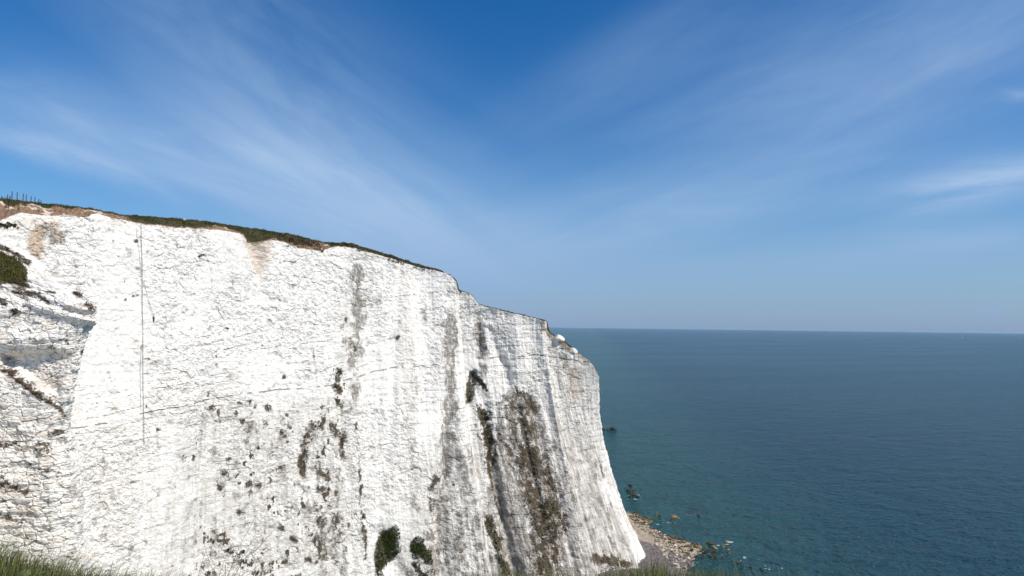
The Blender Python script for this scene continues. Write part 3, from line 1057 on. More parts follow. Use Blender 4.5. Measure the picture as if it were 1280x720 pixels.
G_IVY = 'green growth on the cliff face'
patch('ivy_patch', 'largest dark green ivy patch at the foot of the white cliff', 'ivy',
      [(472, 720), (469, 700), (471, 680), (477, 668), (488, 660), (495, 653), (499, 658), (500, 675), (502, 690), (494, 700), (484, 704), (478, 714), (482, 722)], 900, 0.5, 'ivy', G_IVY)
patch('ivy_patch', 'squat dark green ivy patch just right of the largest ivy patch', 'ivy',
      [(512, 690), (513, 676), (519, 671), (528, 670), (530, 682), (540, 690), (541, 706), (532, 706), (526, 694), (518, 700)], 480, 0.5, 'ivy', G_IVY)
patch('ivy_patch', 'thin trailing ivy strand running down below the squat ivy patch', 'ivy',
      [(514, 700), (522, 700), (530, 716), (545, 705), (550, 724), (528, 724), (518, 716)], 240, 0.45, 'olive', G_IVY)
patch('ivy_patch', 'forked dark green ivy strand in the cleft high on the cliff', 'ivy',
      [(594, 461), (598, 468), (607, 480), (609, 488), (604, 486), (597, 474), (594, 480), (593, 500), (587, 504), (584, 496), (589, 480)], 420, 0.42, 'ivy', G_IVY)
patch('scrub_patch', 'rounded olive green scrub pad below the forked ivy strand', 'scrub',
      [(600, 511), (607, 509), (614, 516), (616, 524), (600, 526)], 340, 0.42, 'olive', G_IVY)
patch('scrub_patch', 'tall olive brown scrub strip hanging below the rounded pad', 'scrub',
      [(600, 529), (616, 527), (617, 545), (616, 560), (615, 590), (608, 586), (603, 560)], 560, 0.42, 'olive', G_IVY)
patch('scrub_patch', 'narrow green scrub strip down the low diagonal gully', 'scrub',
      [(607, 645), (612, 647), (617, 662), (628, 668), (630, 676), (620, 682), (632, 705), (640, 722), (630, 722), (618, 690), (609, 664)], 620, 0.42, 'olive', G_IVY)
patch('scrub_patch', 'broad dark olive scrub mat on the stained lower buttress', 'scrub',
      [(668, 630), (690, 622), (700, 640), (698, 655), (710, 662), (700, 676), (682, 684), (672, 668), (660, 650), (652, 630), (655, 618)], 900, 0.42, 'olive', G_IVY)
patch('scrub_patch', 'long brown scrub band slanting down the stained buttress', 'scrub',
      [(652, 560), (676, 556), (690, 588), (700, 618), (704, 634), (692, 626), (680, 600), (664, 586), (648, 590)], 460, 0.34, 'brown', G_IVY)
patch('scrub_patch', 'ragged brown scrub at the top of the stained buttress', 'scrub',
      [(641, 484), (655, 490), (672, 500), (676, 514), (664, 512), (650, 502), (640, 496)], 260, 0.34, 'brown', G_IVY)
patch('scrub_patch', 'upper black-brown weed tuft in the stacked row on the open white face', 'weed',
      [(416, 462), (427, 460), (428, 468), (420, 471)], 110, 0.4, 'olive', 'stacked weed tufts')
patch('scrub_patch', 'darkest weed tuft in the middle of the stacked row', 'weed',
      [(414, 480), (430, 479), (431, 486), (424, 490), (415, 490)], 160, 0.4, 'olive', 'stacked weed tufts')
patch('scrub_patch', 'lowest weed tuft of the stacked row above the brown arch', 'weed',
      [(417, 498), (432, 498), (431, 506), (420, 508)], 110, 0.38, 'brown', 'stacked weed tufts')
patch('scrub_patch', 'left leg of the brown scrub arch on the white face', 'scrub',
      [(377, 590), (376, 556), (382, 534), (396, 530), (406, 522), (407, 530), (396, 546), (386, 560), (384, 590)], 420, 0.36, 'brown', 'brown scrub arch')
patch('scrub_patch', 'right leg of the brown scrub arch on the white face', 'scrub',
      [(408, 534), (420, 535), (433, 536), (434, 552), (428, 556), (433, 574), (426, 570), (420, 550)], 260, 0.36, 'brown', 'brown scrub arch')
patch('scrub_patch', 'brown scrub strip at the foot of the cliff end above the beach', 'scrub',
      [(747, 716), (749, 698), (762, 697), (770, 702), (782, 699), (787, 712)], 320, 0.32, 'brown')
patch('scrub_patch', 'dark scrub knot left of the leaning slab', 'scrub',
      [(536, 626), (545, 618), (548, 634), (540, 640)], 90, 0.36, 'olive')

# scattered tufts on the lower white face: nothing tells them apart
tuft_spots = [(266, 511, 4, 5), (303, 526, 4, 4), (295, 515, 3, 3), (335, 510, 4, 4), (312, 502, 3, 2.5), (331, 530, 3, 4), (352, 540, 4, 4), (282, 592, 5, 6), (277, 612, 5, 9), (310, 606, 7, 5),
              (323, 608, 4, 4), (352, 585, 6, 4), (376, 606, 4, 5), (386, 610, 4, 3), (395, 585, 6, 4), (408, 590, 5, 6), (399, 612, 5, 4), (411, 612, 4, 4), (396, 633, 6, 8), (416, 628, 5, 6),
              (400, 650, 8, 8), (422, 648, 6, 6), (350, 658, 5, 6), (366, 672, 5, 6), (402, 670, 7, 8), (416, 660, 5, 4), (385, 699, 5, 5), (405, 697, 7, 4), (420, 705, 6, 5), (430, 657, 6, 3),
              (453, 648, 3, 3), (452, 610, 2.5, 4), (456, 662, 4, 3), (296, 698, 7, 6), (330, 690, 4, 5), (340, 712, 6, 6), (372, 688, 4, 4), (374, 718, 6, 4), (300, 640, 4, 4), (392, 676, 5, 6)]
for (a, b, rx, ry) in tuft_spots:
    patch('scrub_tuft', 'small brown scrub tuft rooted on the lower white chalk face', 'scrub', (a, b, rx, ry), int(14 + rx * ry * 1.6), 0.3, random.choice(['brown', 'brown', 'grey']), 'brown tufts scattered over the lower chalk face', 0.3)
for (a, b, rx, ry) in ((545, 597, 6, 3), (538, 612, 4, 5), (556, 592, 7, 3), (566, 606, 4, 3), (563, 470, 4, 7), (566, 440, 6, 6), (604, 425, 4, 6), (600, 412, 3, 3), (608, 434, 3, 4), (566, 420, 5, 4),
                       (632, 630, 5, 5), (628, 644, 4, 4), (640, 640, 4, 4), (645, 660, 5, 5), (660, 690, 6, 6), (690, 700, 6, 6), (676, 712, 6, 5), (700, 690, 4, 6), (634, 690, 5, 6), (656, 712, 6, 5),
                       (548, 690, 5, 6), (560, 700, 5, 7), (572, 676, 5, 5), (585, 660, 4, 4), (562, 640, 4, 4), (664, 540, 5, 6), (640, 530, 4, 8), (690, 560, 4, 4)):
    patch('scrub_tuft', 'small ragged tuft clinging to the stained leaning end of the cliff', 'scrub', (a, b, rx, ry), int(12 + rx * ry * 1.2), 0.3, random.choice(['brown', 'grey', 'olive']), 'tufts on the stained leaning buttresses', 0.3)

# turf slumping over the brow
patch('turf_overhang', 'long ragged turf flap sagging over the middle of the brow', 'turf flap', [(345, 292), (372, 297), (396, 304), (408, 313), (398, 315), (384, 311), (366, 308), (350, 300)], 900, 0.4, 'brown', 'turf flaps along the brow', 0.5)
patch('turf_overhang', 'dark turf strip lying below the soil at the far left of the brow', 'turf flap', [(-10, 278), (10, 279), (22, 281), (24, 286), (10, 285), (-10, 284)], 420, 0.3, 'olive', 'turf flaps along the brow', 0.5)
patch('turf_overhang', 'small turf flap right of the tan gully on the brow', 'turf flap', [(404, 304), (430, 304), (455, 311), (452, 314), (430, 308), (412, 309)], 420, 0.36, 'olive', 'turf flaps along the brow', 0.5)
patch('turf_overhang', 'thin dark turf fringe on the descending part of the brow', 'turf flap', [(472, 315), (490, 320), (520, 330), (545, 337), (545, 341), (518, 335), (488, 326), (472, 320)], 520, 0.32, 'olive', 'turf flaps along the brow', 0.5)
# plants on the spur
patch('grass_tussock', 'green and yellow grass tussock on the shoulder of the left spur', 'grass tussock',
      [(-20, 310), (0, 314), (14, 320), (28, 328), (34, 340), (35, 352), (24, 355), (10, 352), (-6, 356), (-20, 352)], 5200, 0.24, 'moss', lift=0.35, spiky=True)
patch('ledge_plant', 'dark heath strip along the top ledge of the spur', 'heath', [(-20, 303), (0, 307), (14, 311), (30, 324), (22, 322), (0, 314), (-20, 310)], 420, 0.2, 'brown', 'plants on the spur')
patch('ledge_plant', 'rusty brown tuft at the very tip of the spur', 'heath', [(105, 377), (113, 379), (121, 384), (118, 390), (110, 387)], 260, 0.18, 'rust', 'plants on the spur')
patch('ledge_plant', 'olive brown strip on the middle ledge below the tussock', 'heath', [(16, 364), (40, 364), (52, 368), (60, 377), (54, 378), (40, 372), (20, 369)], 320, 0.18, 'brown', 'plants on the spur')
patch('ledge_plant', 'short brown strip just behind the spur tip', 'heath', [(90, 364), (104, 366), (104, 371), (96, 373)], 120, 0.18, 'brown', 'plants on the spur')
patch('ledge_plant', 'black-green tuft in a hole of the spur face', 'heath', [(14, 386), (23, 386), (23, 393), (16, 394)], 140, 0.18, 'olive', 'plants on the spur')
patch('ledge_plant', 'brown heath band along the sloping ledge above the lower block', 'heath', [(-5, 456), (14, 459), (28, 470), (40, 482), (58, 494), (72, 505), (66, 506), (48, 494), (30, 482), (20, 470), (-5, 464)], 420, 0.17, 'rust', 'plants on the spur')
patch('ledge_plant', 'green tuft low on the spur', 'heath', [(44, 562), (56, 556), (66, 566), (50, 570)], 140, 0.2, 'moss', 'plants on the spur')
patch('ledge_plant', 'dark brown tuft near the foot of the spur', 'heath', [(-4, 594), (10, 596), (12, 606), (-4, 608)], 140, 0.2, 'brown', 'plants on the spur')

# ------------------------------------------------------------------ fence on the skyline
TURF = bvh_of(turf)


def ground_z(x, y):
    p, n, i, d = TURF.ray_cast(Vector((x, y, 400)), Vector((0, 0, -1)), 800)
    return p.z if p else None


def make_fence():
    posts = [(2.5, 245, 0), (9.5, 243, 0), (12.5, 244.5, 3), (15.5, 239, 0), (22, 240, 0), (29, 242, 1), (33, 243, 3), (39, 245, 2), (44, 246, 3), (48.5, 248.6, 4), (51.5, 250, 5)]
    tops = []
    root = None
    for (x, y, ex) in posts:
        Y = float(np.interp(x, CX[:400], TV[13][:400, 1])) + 0.8 + ex * 1.2
        p = at(x, y, Y)
        g = ground_z(p[0], p[1])
        if g is None:
            continue
        if root is None:
            root = empty('fence', (p[0], p[1], g))
            tag(root, 'row of dark wooden fence posts on the clifftop skyline at far left', 'fence')
        rl = np.array(root.location)
        h = max(0.5, p[2] - g)
        tilt = random.uniform(-0.04, 0.04)
        v, f = tube([(0, 0, -0.5), (tilt * h * 0.5, 0, h * 0.5), (tilt * h, 0, h - 0.04), (tilt * h, 0, h)], [0.09, 0.085, 0.08, 0.055], 8)
        o = link('post', v, f, M['post'], root, loc=None)
        o.location = (p[0] - rl[0], p[1] - rl[1], g - rl[2])
        tops.append((p[0] - rl[0], p[1] - rl[1], g - rl[2], h))
    for k in (0.35, 0.7):
        pts = [(a, b, c + d * k) for (a, b, c, d) in tops]
        v, f = tube(pts, [0.007] * len(pts), 4)
        link('wire', v, f, M['wire'], root)


make_fence()


def make_marker():
    Y = float(np.interp(230.5, CX, TV[8][:, 1]))
    p, n, i, d = TURF.ray_cast(EYEV, Vector(ray(230.5, 278.5)).normalized(), 900)
    r = empty('warning_sign', p)
    tag(r, 'tiny white sign board standing on the green cliff brow', 'sign')
    v, f = tube([(0, 0, -0.3), (0, 0, 0.75)], [0.04, 0.04], 8)
    link('post', v, f, M['post'], r)
    bx, bz, by = 0.30, 0.24, 0.02
    c = 0.9
    V = [(sx * bx, sy * by - 0.06, c + sz * bz) for sz in (-1, 1) for sy in (-1, 1) for sx in (-1, 1)]
    F = [[0, 1, 3, 2], [4, 6, 7, 5], [0, 4, 5, 1], [2, 3, 7, 6], [0, 2, 6, 4], [1, 5, 7, 3]]
    b = link('board', V, F, M['white'], r)
    bv = b.modifiers.new('b', 'BEVEL')
    bv.width = 0.012


make_marker()


# ------------------------------------------------------------------ ropes hanging down the wall
def rope(label, pts, rad, weight=False):
    W = []
    for (a, b), (c, d) in zip(pts[:-1], pts[1:]):
        n = max(2, int(abs(d - b) / 5))
        for k in range(n):
            q = k / n
            p, nn = hit(a + (c - a) * q, b + (d - b) * q)
            if p is not None:
                W.append(np.array(p) + np.array(nn) * 0.25)
    W = np.array(W)
    # the rope spans hollows and rests on bulges
    for _ in range(2):
        W[1:-1] = (W[:-2] + W[2:] + W[1:-1]) / 3
    loc = W[0]
    r = empty('hanging_rope', loc)
    tag(r, label, 'rope', 'ropes down the white wall')
    v, f = tube([tuple(p - loc) for p in W], [rad] * len(W), 6)
    link('strand', v, f, M['rope'], r)
    if weight:
        e = W[-1] - loc
        v, f = tube([(e[0], e[1], e[2] + 0.3), (e[0], e[1], e[2] + 0.1), (e[0], e[1], e[2] - 0.9), (e[0], e[1], e[2] - 1.1)], [0.06, 0.16, 0.18, 0.08], 8)
        link('weight', v, f, M['dark'], r)


rope('long straight grey rope hanging down the white wall from the brow', [(176, 280), (177, 320), (178, 400), (178, 480), (180, 560)], 0.055)
rope('second grey rope converging with the long straight rope near the brow', [(170, 288), (172, 305), (175, 330), (177, 350)], 0.035)
rope('thin grey rope slanting right to a dark weight on the white wall', [(179, 350), (184, 372), (191, 391), (193, 402)], 0.035, True)
rope('short grey rope beside the lower half of the long straight rope', [(176, 432), (175, 470), (175.5, 516)], 0.035)


# ------------------------------------------------------------------ chalk blocks on the headland edge
def rock_mesh(seed, sub=2, rough=0.3, blocky=0.5):
    import bmesh
    bm = bmesh.new()
    bmesh.ops.create_icosphere(bm, subdivisions=sub + 1, radius=1.0)
    v = np.array([tuple(q.co) for q in bm.verts])
    # cut the ball with random planes: angular broken stone
    r = np.random.default_rng(seed)
    for k in range(9):
        nn = r.normal(size=3)
        nn /= np.linalg.norm(nn)
        c = r.uniform(0.55, 0.85) * blocky + (1 - blocky) * 0.95
        dd = v @ nn - c
        v -= np.maximum(dd, 0)[:, None] * nn
    nz = fbm(v[:, 0] * 1.7 + seed * 3, v[:, 1] * 1.7 + v[:, 2] * 1.3, 3, seed)
    v *= (1 + rough * 0.45 * nz)[:, None]
    F = [[q.index for q in f.verts] for f in bm.faces]
    bm.free()
    return v, F


m_, t_, b_ = material('pale_chalk_block')
_p = t_.n('ShaderNodeTexCoord').outputs['Object']
_n = t_.noise(_p, 2.2, 5, 0.6)
t_.put(b_.inputs['Base Color'], t_.mix(t_.sm(_n, 0.4, 0.7), (0.80, 0.77, 0.71), (0.58, 0.53, 0.45)))
M['block'] = m_
for (x, y, dY, sx, sz, lab) in ((699, 421.5, 1.6, 2.2, 1.3, 'upper white chalk block perched on the headland edge'), (715.5, 437.5, 1.6, 2.1, 1.4, 'lower white chalk block perched on the headland edge')):
    Y = float(np.interp(x, CX[:-121], CT[:-121, 1])) + dY
    p = at(x, y, Y)
    v, F = rock_mesh(int(x), 2, 0.15, 0.9)
    v = v * np.array([sx, 2.2, sz])
    v[:, 2] -= 0.22 * v[:, 0]
    o = link('chalk_block', v, F, M['block'])
    o.location = tuple(p + np.array([0, 0, -0.5 * sz + 0.3]))
    tag(o, lab, 'chalk block', 'chalk blocks at the headland edge')


# ------------------------------------------------------------------ beach, boulders, weed, foam
def sea_at(px, py, z=0.0):
    d = ray(px, py)
    k = (z - EYE) / d[..., 2]
    return d * k[..., None] + np.array([0, 0, EYE])


BEACH = [(780, 641), (790, 643), (797, 648), (803, 655), (813, 662), (826, 670), (842, 675), (868, 680), (872, 690), (862, 697), (862, 706), (856, 716), (848, 740), (830, 770), (700, 770), (700, 641)]


def make_beach():
    xs = np.arange(20, 75, 0.5)
    ys = np.arange(175, 315, 0.5)
    X, Y = np.meshgrid(xs, ys)
    P = np.stack([X, Y, np.zeros_like(X)], -1)
    px, py = bearing(P)
    poly = [tuple(q[:2]) for q in sea_at(np.array([b[0] for b in BEACH], float), np.array([b[1] for b in BEACH], float))]
    wn = 2.2 * fbm(X / 6, Y / 6, 4, 401)
    sd = poly_sd(X + wn, Y - wn, poly)
    z = np.where(sd > 0, 2.6 * (1 - np.exp(-sd / 10)), sd * 0.10) + 0.16 * fbm(X / 2, Y / 2, 3, 403) + 0.1
    z = np.maximum(z, -1.2)
    P[..., 2] = z
    m, t, b = material('beach_shingle')
    pos = t.n('ShaderNodeNewGeometry').outputs['Position']
    n1 = t.noise(t.scale(pos, (0.12, 0.12, 0.12)), 1.0, 4)
    stone = t.n('ShaderNodeTexVoronoi')
    t.put(stone.inputs['Vector'], pos)
    stone.inputs['Scale'].default_value = 1.5
    sc = t.n('ShaderNodeSeparateColor')
    t.put(sc.inputs[0], stone.outputs['Color'])
    sand = t.attr('sand').outputs['Fac']
    pale = t.mix(sc.outputs[0], (0.22, 0.17, 0.115), (0.50, 0.42, 0.32))
    grey = t.mix(sc.outputs[1], (0.10, 0.085, 0.082), (0.21, 0.18, 0.17))
    col = t.mix(t.sm(t.m('ADD', sand, t.m('MULTIPLY', t.m('SUBTRACT', n1, 0.5), 0.6)), 0.35, 0.65), grey, pale)
    t.put(b.inputs['Base Color'], t.mix(t.sm(stone.outputs['Distance'], 0.0, 0.5, 0.25, 0.0), col, (0.07, 0.06, 0.05)))
    bp = t.n('ShaderNodeBump')
    bp.inputs['Distance'].default_value = 0.3
    t.put(bp.inputs['Height'], t.m('MULTIPLY', stone.outputs['Distance'], -1.0))
    t.put(b.inputs['Normal'], bp.outputs[0])
    o = link('beach', P.reshape(-1, 3), grid_faces(len(ys), len(xs)), m, smooth=True)
    set_attr(o, 'sand', 1 - sstep(py - 0.25 * (px - 800), 678, 690))
    tag(o, 'small pale and grey shingle beach at the foot of the cliff', 'beach', kind='structure')
    return o


beach = make_beach()
BB = bvh_of(beach)


def stone_mat(name, a, b2, wet=0.9):
    m, t, b = material(name)
    pos = t.n('ShaderNodeTexCoord').outputs['Object']
    oi = t.n('ShaderNodeObjectInfo').outputs['Random']
    f = t.m('ADD', t.m('MULTIPLY', t.noise(pos, 1.6, 4, 0.6), 0.7), t.m('MULTIPLY', oi, 0.7))
    t.put(b.inputs['Base Color'], t.mix(t.sm(f, 0.3, 1.0), a, b2))
    b.inputs['Roughness'].default_value = wet
    return m


M['stone_pale'] = stone_mat('pale_boulder', (0.30, 0.25, 0.185), (0.64, 0.58, 0.49))
M['stone_weed'] = stone_mat('weedy_boulder', (0.030, 0.024, 0.012), (0.105, 0.075, 0.030), 0.7)
M['stone_ochre'] = stone_mat('ochre_boulder', (0.06, 0.044, 0.022), (0.23, 0.165, 0.085))
M['stone_dark'] = stone_mat('wet_dark_rock', (0.018, 0.020, 0.018), (0.06, 0.055, 0.042), 0.5)
PROTO = {}
for nm in ('stone_pale', 'stone_weed', 'stone_ochre', 'stone_dark'):
    L = []
    for k in range(4):
        v, F = rock_mesh(500 + k * 13 + len(nm), 1, 0.5, 0.7)
        me = bpy.data.meshes.new('boulder')
        me.from_pydata(v.tolist(), [], F)
        me.materials.append(M[nm])
        L.append(me)
    PROTO[nm] = L


def scatter(shape, n, size, mat, name, label, cat, group):
    poly = shape
    xs = [p[0] for p in poly]
    ys = [p[1] for p in poly]
    c = 0
    while c < n:
        x, y = random.uniform(min(xs), max(xs)), random.uniform(min(ys), max(ys))
        if not in_poly(np.array([x]), np.array([y]), poly)[0]:
            continue
        p = sea_at(np.array([x]), np.array([y]))[0]
        q, nn, i, d = BB.ray_cast(Vector((p[0], p[1], 50)), Vector((0, 0, -1)), 100)
        z = max(q.z, -0.15) if q else -0.1
        s = size * math.exp(random.gauss(0, 0.35))
        o = bpy.data.objects.new(name, random.choice(PROTO[mat]))
        o.scale = (s * random.uniform(0.8, 1.4), s * random.uniform(0.8, 1.3), s * random.uniform(0.5, 0.8))
        o.rotation_euler = (random.uniform(-0.3, 0.3), random.uniform(-0.3, 0.3), random.uniform(0, 6.28))
        o.location = (p[0], p[1], z + 0.1 * s)
        COL.objects.link(o)
        tag(o, label, cat, group)
        c += 1


A_TIP = [(784, 640), (798, 640), (812, 646), (813, 654), (800, 656), (788, 652)]
A_UP = [(788, 650), (806, 654), (824, 664), (846, 678), (836, 684), (818, 676), (800, 666)]
A_BAND = [(818, 661), (846, 670), (872, 681), (880, 690), (868, 695), (846, 694), (834, 680), (820, 672)]
A_LOW = [(815, 676), (840, 684), (862, 692), (868, 704), (858, 716), (840, 712), (828, 700), (812, 690)]
scatter(A_TIP, 30, 0.6, 'stone_ochre', 'boulder', 'ochre boulder in the heap at the far tip of the beach', 'boulder', 'ochre boulders at the far end of the beach')
scatter(A_TIP, 12, 0.6, 'stone_weed', 'boulder', 'dark boulder among the ochre heap at the far tip of the beach', 'boulder', 'dark boulders at the far end of the beach')
scatter(A_UP, 38, 0.5, 'stone_pale', 'boulder', 'pale rounded boulder on the upper beach strip', 'boulder', 'pale boulders along the upper beach')
scatter(A_UP, 20, 0.5, 'stone_weed', 'boulder', 'dark stone between the pale boulders of the upper beach strip', 'boulder', 'dark stones along the upper beach')
scatter(A_BAND, 46, 0.62, 'stone_weed', 'boulder', 'dark weed-covered boulder in the band along the waterline', 'boulder', 'weed-covered boulders along the waterline')
scatter(A_BAND, 20, 0.55, 'stone_ochre', 'boulder', 'ochre boulder in the dark band along the waterline', 'boulder', 'ochre boulders along the waterline')
scatter(A_LOW, 36, 0.48, 'stone_pale', 'boulder', 'pale boulder scattered on the grey lower shingle', 'boulder', 'pale boulders on the grey shingle')
scatter([(864, 680), (880, 676), (918, 676), (914, 684), (902, 698), (874, 698)], 26, 0.55, 'stone_ochre', 'boulder', 'brown rock breaking the water off the beach point', 'rock', 'brown rocks off the beach point')
scatter([(866, 682), (900, 684), (904, 698), (872, 699)], 26, 0.6, 'stone_dark', 'boulder', 'black wet rock awash beside the beach point', 'rock', 'black rocks awash off the beach point')
scatter([(779, 606), (788, 607), (800, 616), (798, 624), (786, 622)], 14, 0.75, 'stone_dark', 'boulder', 'dark rock awash close under the cliff end', 'rock', 'dark rocks under the cliff end')
scatter([(812, 641), (832, 641), (834, 648), (814, 651)], 14, 0.5, 'stone_weed', 'boulder', 'small weedy rock awash inside the little bay', 'rock', 'weedy rocks in the bay, nearer group')
scatter([(836, 643), (848, 642), (849, 648), (838, 648)], 12, 0.5, 'stone_ochre', 'boulder', 'small ochre rock awash further out in the little bay', 'rock', 'ochre rocks in the bay, outer group')
scatter([(752, 536), (768, 535.5), (771, 537.5), (754, 538.5)], 8, 1.2, 'stone_dark', 'boulder', 'dark reef rock in the sea just beyond the cliff end', 'rock', 'reef rocks beyond the cliff end')
scatter([(866, 642), (874, 642), (874, 645), (867, 645)], 2, 0.7, 'stone_dark', 'boulder', 'dark rock with a white splash out in the bay', 'rock', 'splashed rocks in the bay')
scatter([(915, 700), (960, 712), (956, 716), (912, 703)], 6, 0.6, 'stone_dark', 'boulder', 'dark low rock awash near the grass edge', 'rock', 'low rocks awash near the grass edge')



def make_small_stones():
    V, F = [], []
    mid = []
    base = [rock_mesh(900 + k, 0, 0.5, 0.7) for k in range(3)]
    for poly, n in ((A_UP, 420), (A_LOW, 380), (A_TIP, 160), (A_BAND, 200)):
        xs = [q[0] for q in poly]
        ys = [q[1] for q in poly]
        c = 0
        while c < n:
            x, y = random.uniform(min(xs), max(xs)), random.uniform(min(ys), max(ys))
            if not in_poly(np.array([x]), np.array([y]), poly)[0]:
                continue
            p = sea_at(np.array([x]), np.array([y]))[0]
            q, nn, i, d = BB.ray_cast(Vector((p[0], p[1], 50)), Vector((0, 0, -1)), 100)
            c += 1
            if q is None:
                continue
            v, f = random.choice(base)
            s_ = 0.26 * math.exp(random.gauss(0, 0.4))
            a = random.uniform(0, 6.28)
            rot = np.array([[math.cos(a), -math.sin(a), 0], [math.sin(a), math.cos(a), 0], [0, 0, 0.7]])
            k = len(V)
            V += (v @ rot.T * s_ + np.array([p[0], p[1], q.z + 0.05])).tolist()
            F += [[i + k for i in w] for w in f]
    m, t, b = material('small_stones')
    r_ = t.n('ShaderNodeNewGeometry').outputs['Random Per Island']
    rmp = t.n('ShaderNodeValToRGB')
    t.put(rmp.inputs[0], r_)
    e = rmp.color_ramp.elements
    e[0].color = (0.05, 0.042, 0.035, 1)
    e[1].color = (0.54, 0.48, 0.40, 1)
    for pos, c in ((0.35, (0.10, 0.078, 0.05)), (0.62, (0.22, 0.175, 0.12)), (0.85, (0.42, 0.36, 0.29))):
        q = e.new(pos)
        q.color = (*c, 1)
    t.put(b.inputs['Base Color'], rmp.outputs[0])
    o = link('loose_stones', V, F, m)
    tag(o, 'loose small stones strewn over the beach', 'stones', kind='stuff')


make_small_stones()
m_, t_, b_ = material('sea_foam')
b_.inputs['Base Color'].default_value = (0.62, 0.66, 0.66, 1)
M['foam'] = m_


def make_foam():
    V, F = [], []

    def blob(px, py, rx, ry, n):
        for k in range(n):
            c = sea_at(np.array([px + random.gauss(0, rx * 1.3)]), np.array([py + random.gauss(0, ry)]))[0]
            r = random.uniform(0.08, 0.34)
            b = len(V)
            m2 = 8
            el = random.uniform(1.0, 3.0)
            for j in range(m2):
                th = 6.2832 * j / m2
                q = r * random.uniform(0.5, 1.2)
                V.append((c[0] + q * el * math.cos(th), c[1] + q * math.sin(th), 0.012 + 0.004 * (k % 3)))
            F.append([b + j for j in range(m2)])
    for a in ((832, 654, 9, 0.6, 12), (866, 643, 3, 0.6, 6), (850, 702, 6, 5, 40), (868, 700, 7, 2, 10), (898, 682, 5, 1.5, 10), (912, 678, 4, 1.0, 9), (932, 697, 3, 0.8, 6),
              (962, 711, 4, 1.0, 7), (880, 690, 10, 3, 9), (795, 622, 5, 2, 10), (940, 704, 14, 3, 5)):
        blob(*a)
    o = link('sea_foam', V, F, M['foam'])
    tag(o, 'broken white foam around the shore rocks', 'foam', kind='stuff')


make_foam()


# ------------------------------------------------------------------ sailing boat on the horizon
def make_boat():
    d = ray(1203.0, 417.5)
    p = np.array([d[0] / d[1] * 8500, 8500, 0])
    r = empty('sailing_boat', p)
    tag(r, 'tiny white sailing boat on the horizon at right', 'boat')
    L, W, H = 9.0, 2.4, 2.0
    V, F = [], []
    n = 9
    for i in range(n):
        u = -1 + 2 * i / (n - 1)
        w = W * (1 - abs(u) ** 2.4) + 0.15
        for (k, zz) in ((1.0, H + 0.5 * u * u), (0.75, 0.3), (0.2, -0.8)):
            V.append((u * L, w * k, zz))
        for (k, zz) in ((0.2, -0.8), (0.75, 0.3), (1.0, H + 0.5 * u * u)):
            V.append((u * L, -w * k, zz))
    for i in range(n - 1):
        for k in range(6):
            F.append([i * 6 + k, (i + 1) * 6 + k, (i + 1) * 6 + (k + 1) % 6, i * 6 + (k + 1) % 6])
    F.append([0, 1, 2, 3, 4, 5])
    F.append([(n - 1) * 6 + k for k in (5, 4, 3, 2, 1, 0)])
    link('hull', V, F, M['hull'], r)
    v, f = tube([(1.0, 0, 1.5), (1.0, 0, 26)], [0.16, 0.09], 8)
    link('mast', v, f, M['post'], r)

    def sail(name, tri, belly):
        V, F = [], []
        k = 8
        a, b, c = [np.array(q, float) for q in tri]
        idx = {}
        for i in range(k + 1):
            for j in range(k + 1 - i):
                u, w = i / k, j / k
                q = a * (1 - u - w) + b * u + c * w
                q[1] += belly * math.sin(math.pi * min(1, u + w)) * (1 - w)
                idx[i, j] = len(V)
                V.append(tuple(q))
        for i in range(k):
            for j in range(k - i):
                F.append([idx[i, j], idx[i + 1, j], idx[i, j + 1]])
                if i + j < k - 1:
                    F.append([idx[i + 1, j], idx[i + 1, j + 1], idx[i, j + 1]])
        o = link(name, V, F, M['white'], r)
        so_ = o.modifiers.new('s', 'SOLIDIFY')
        so_.thickness = 0.03
    sail('mainsail', [(0.8, 0, 3.2), (-7.5, 0.6, 3.4), (0.9, 0, 25.5)], 1.2)
    sail('jib', [(8.6, 0, 2.6), (1.6, 0.8, 3.0), (1.2, 0, 23.5)], 1.2)


make_boat()

# ------------------------------------------------------------------ the foreland underfoot
EDGE_TIP = [(-300, 640), (0, 662), (30, 674), (60, 686), (110, 698), (150, 706), (210, 713), (270, 722), (330, 732), (540, 730), (570, 716), (600, 709), (640, 708), (690, 711), (740, 710),
            (770, 706), (795, 701), (808, 692), (816, 685), (826, 696), (840, 704), (870, 706), (910, 709), (950, 713), (1000, 722), (1060, 730), (1300, 740), (1600, 760)]


def fore_z(x, y):
    z = 78.42 + 0.10 * fbm(np.asarray(x) / 1.4, np.asarray(y) / 1.4, 3, 601) + 0.06 * sstep(-np.asarray(x), 1.5, 3.6)
    edge = np.where(np.asarray(x) < -7, 4.2 + (-np.asarray(x) - 7) * 1.05, 4.2)
    edge = np.minimum(edge, 100.0) + 0.25 * vnoise(np.asarray(x) * 0.9, np.asarray(x) * 0, None, 603)
    over = np.maximum(np.asarray(y) - edge, 0)
    z = z - 0.55 * np.minimum(over, 2) - 3.2 * np.maximum(over - 1.2, 0)
    return np.maximum(z, -2.0)


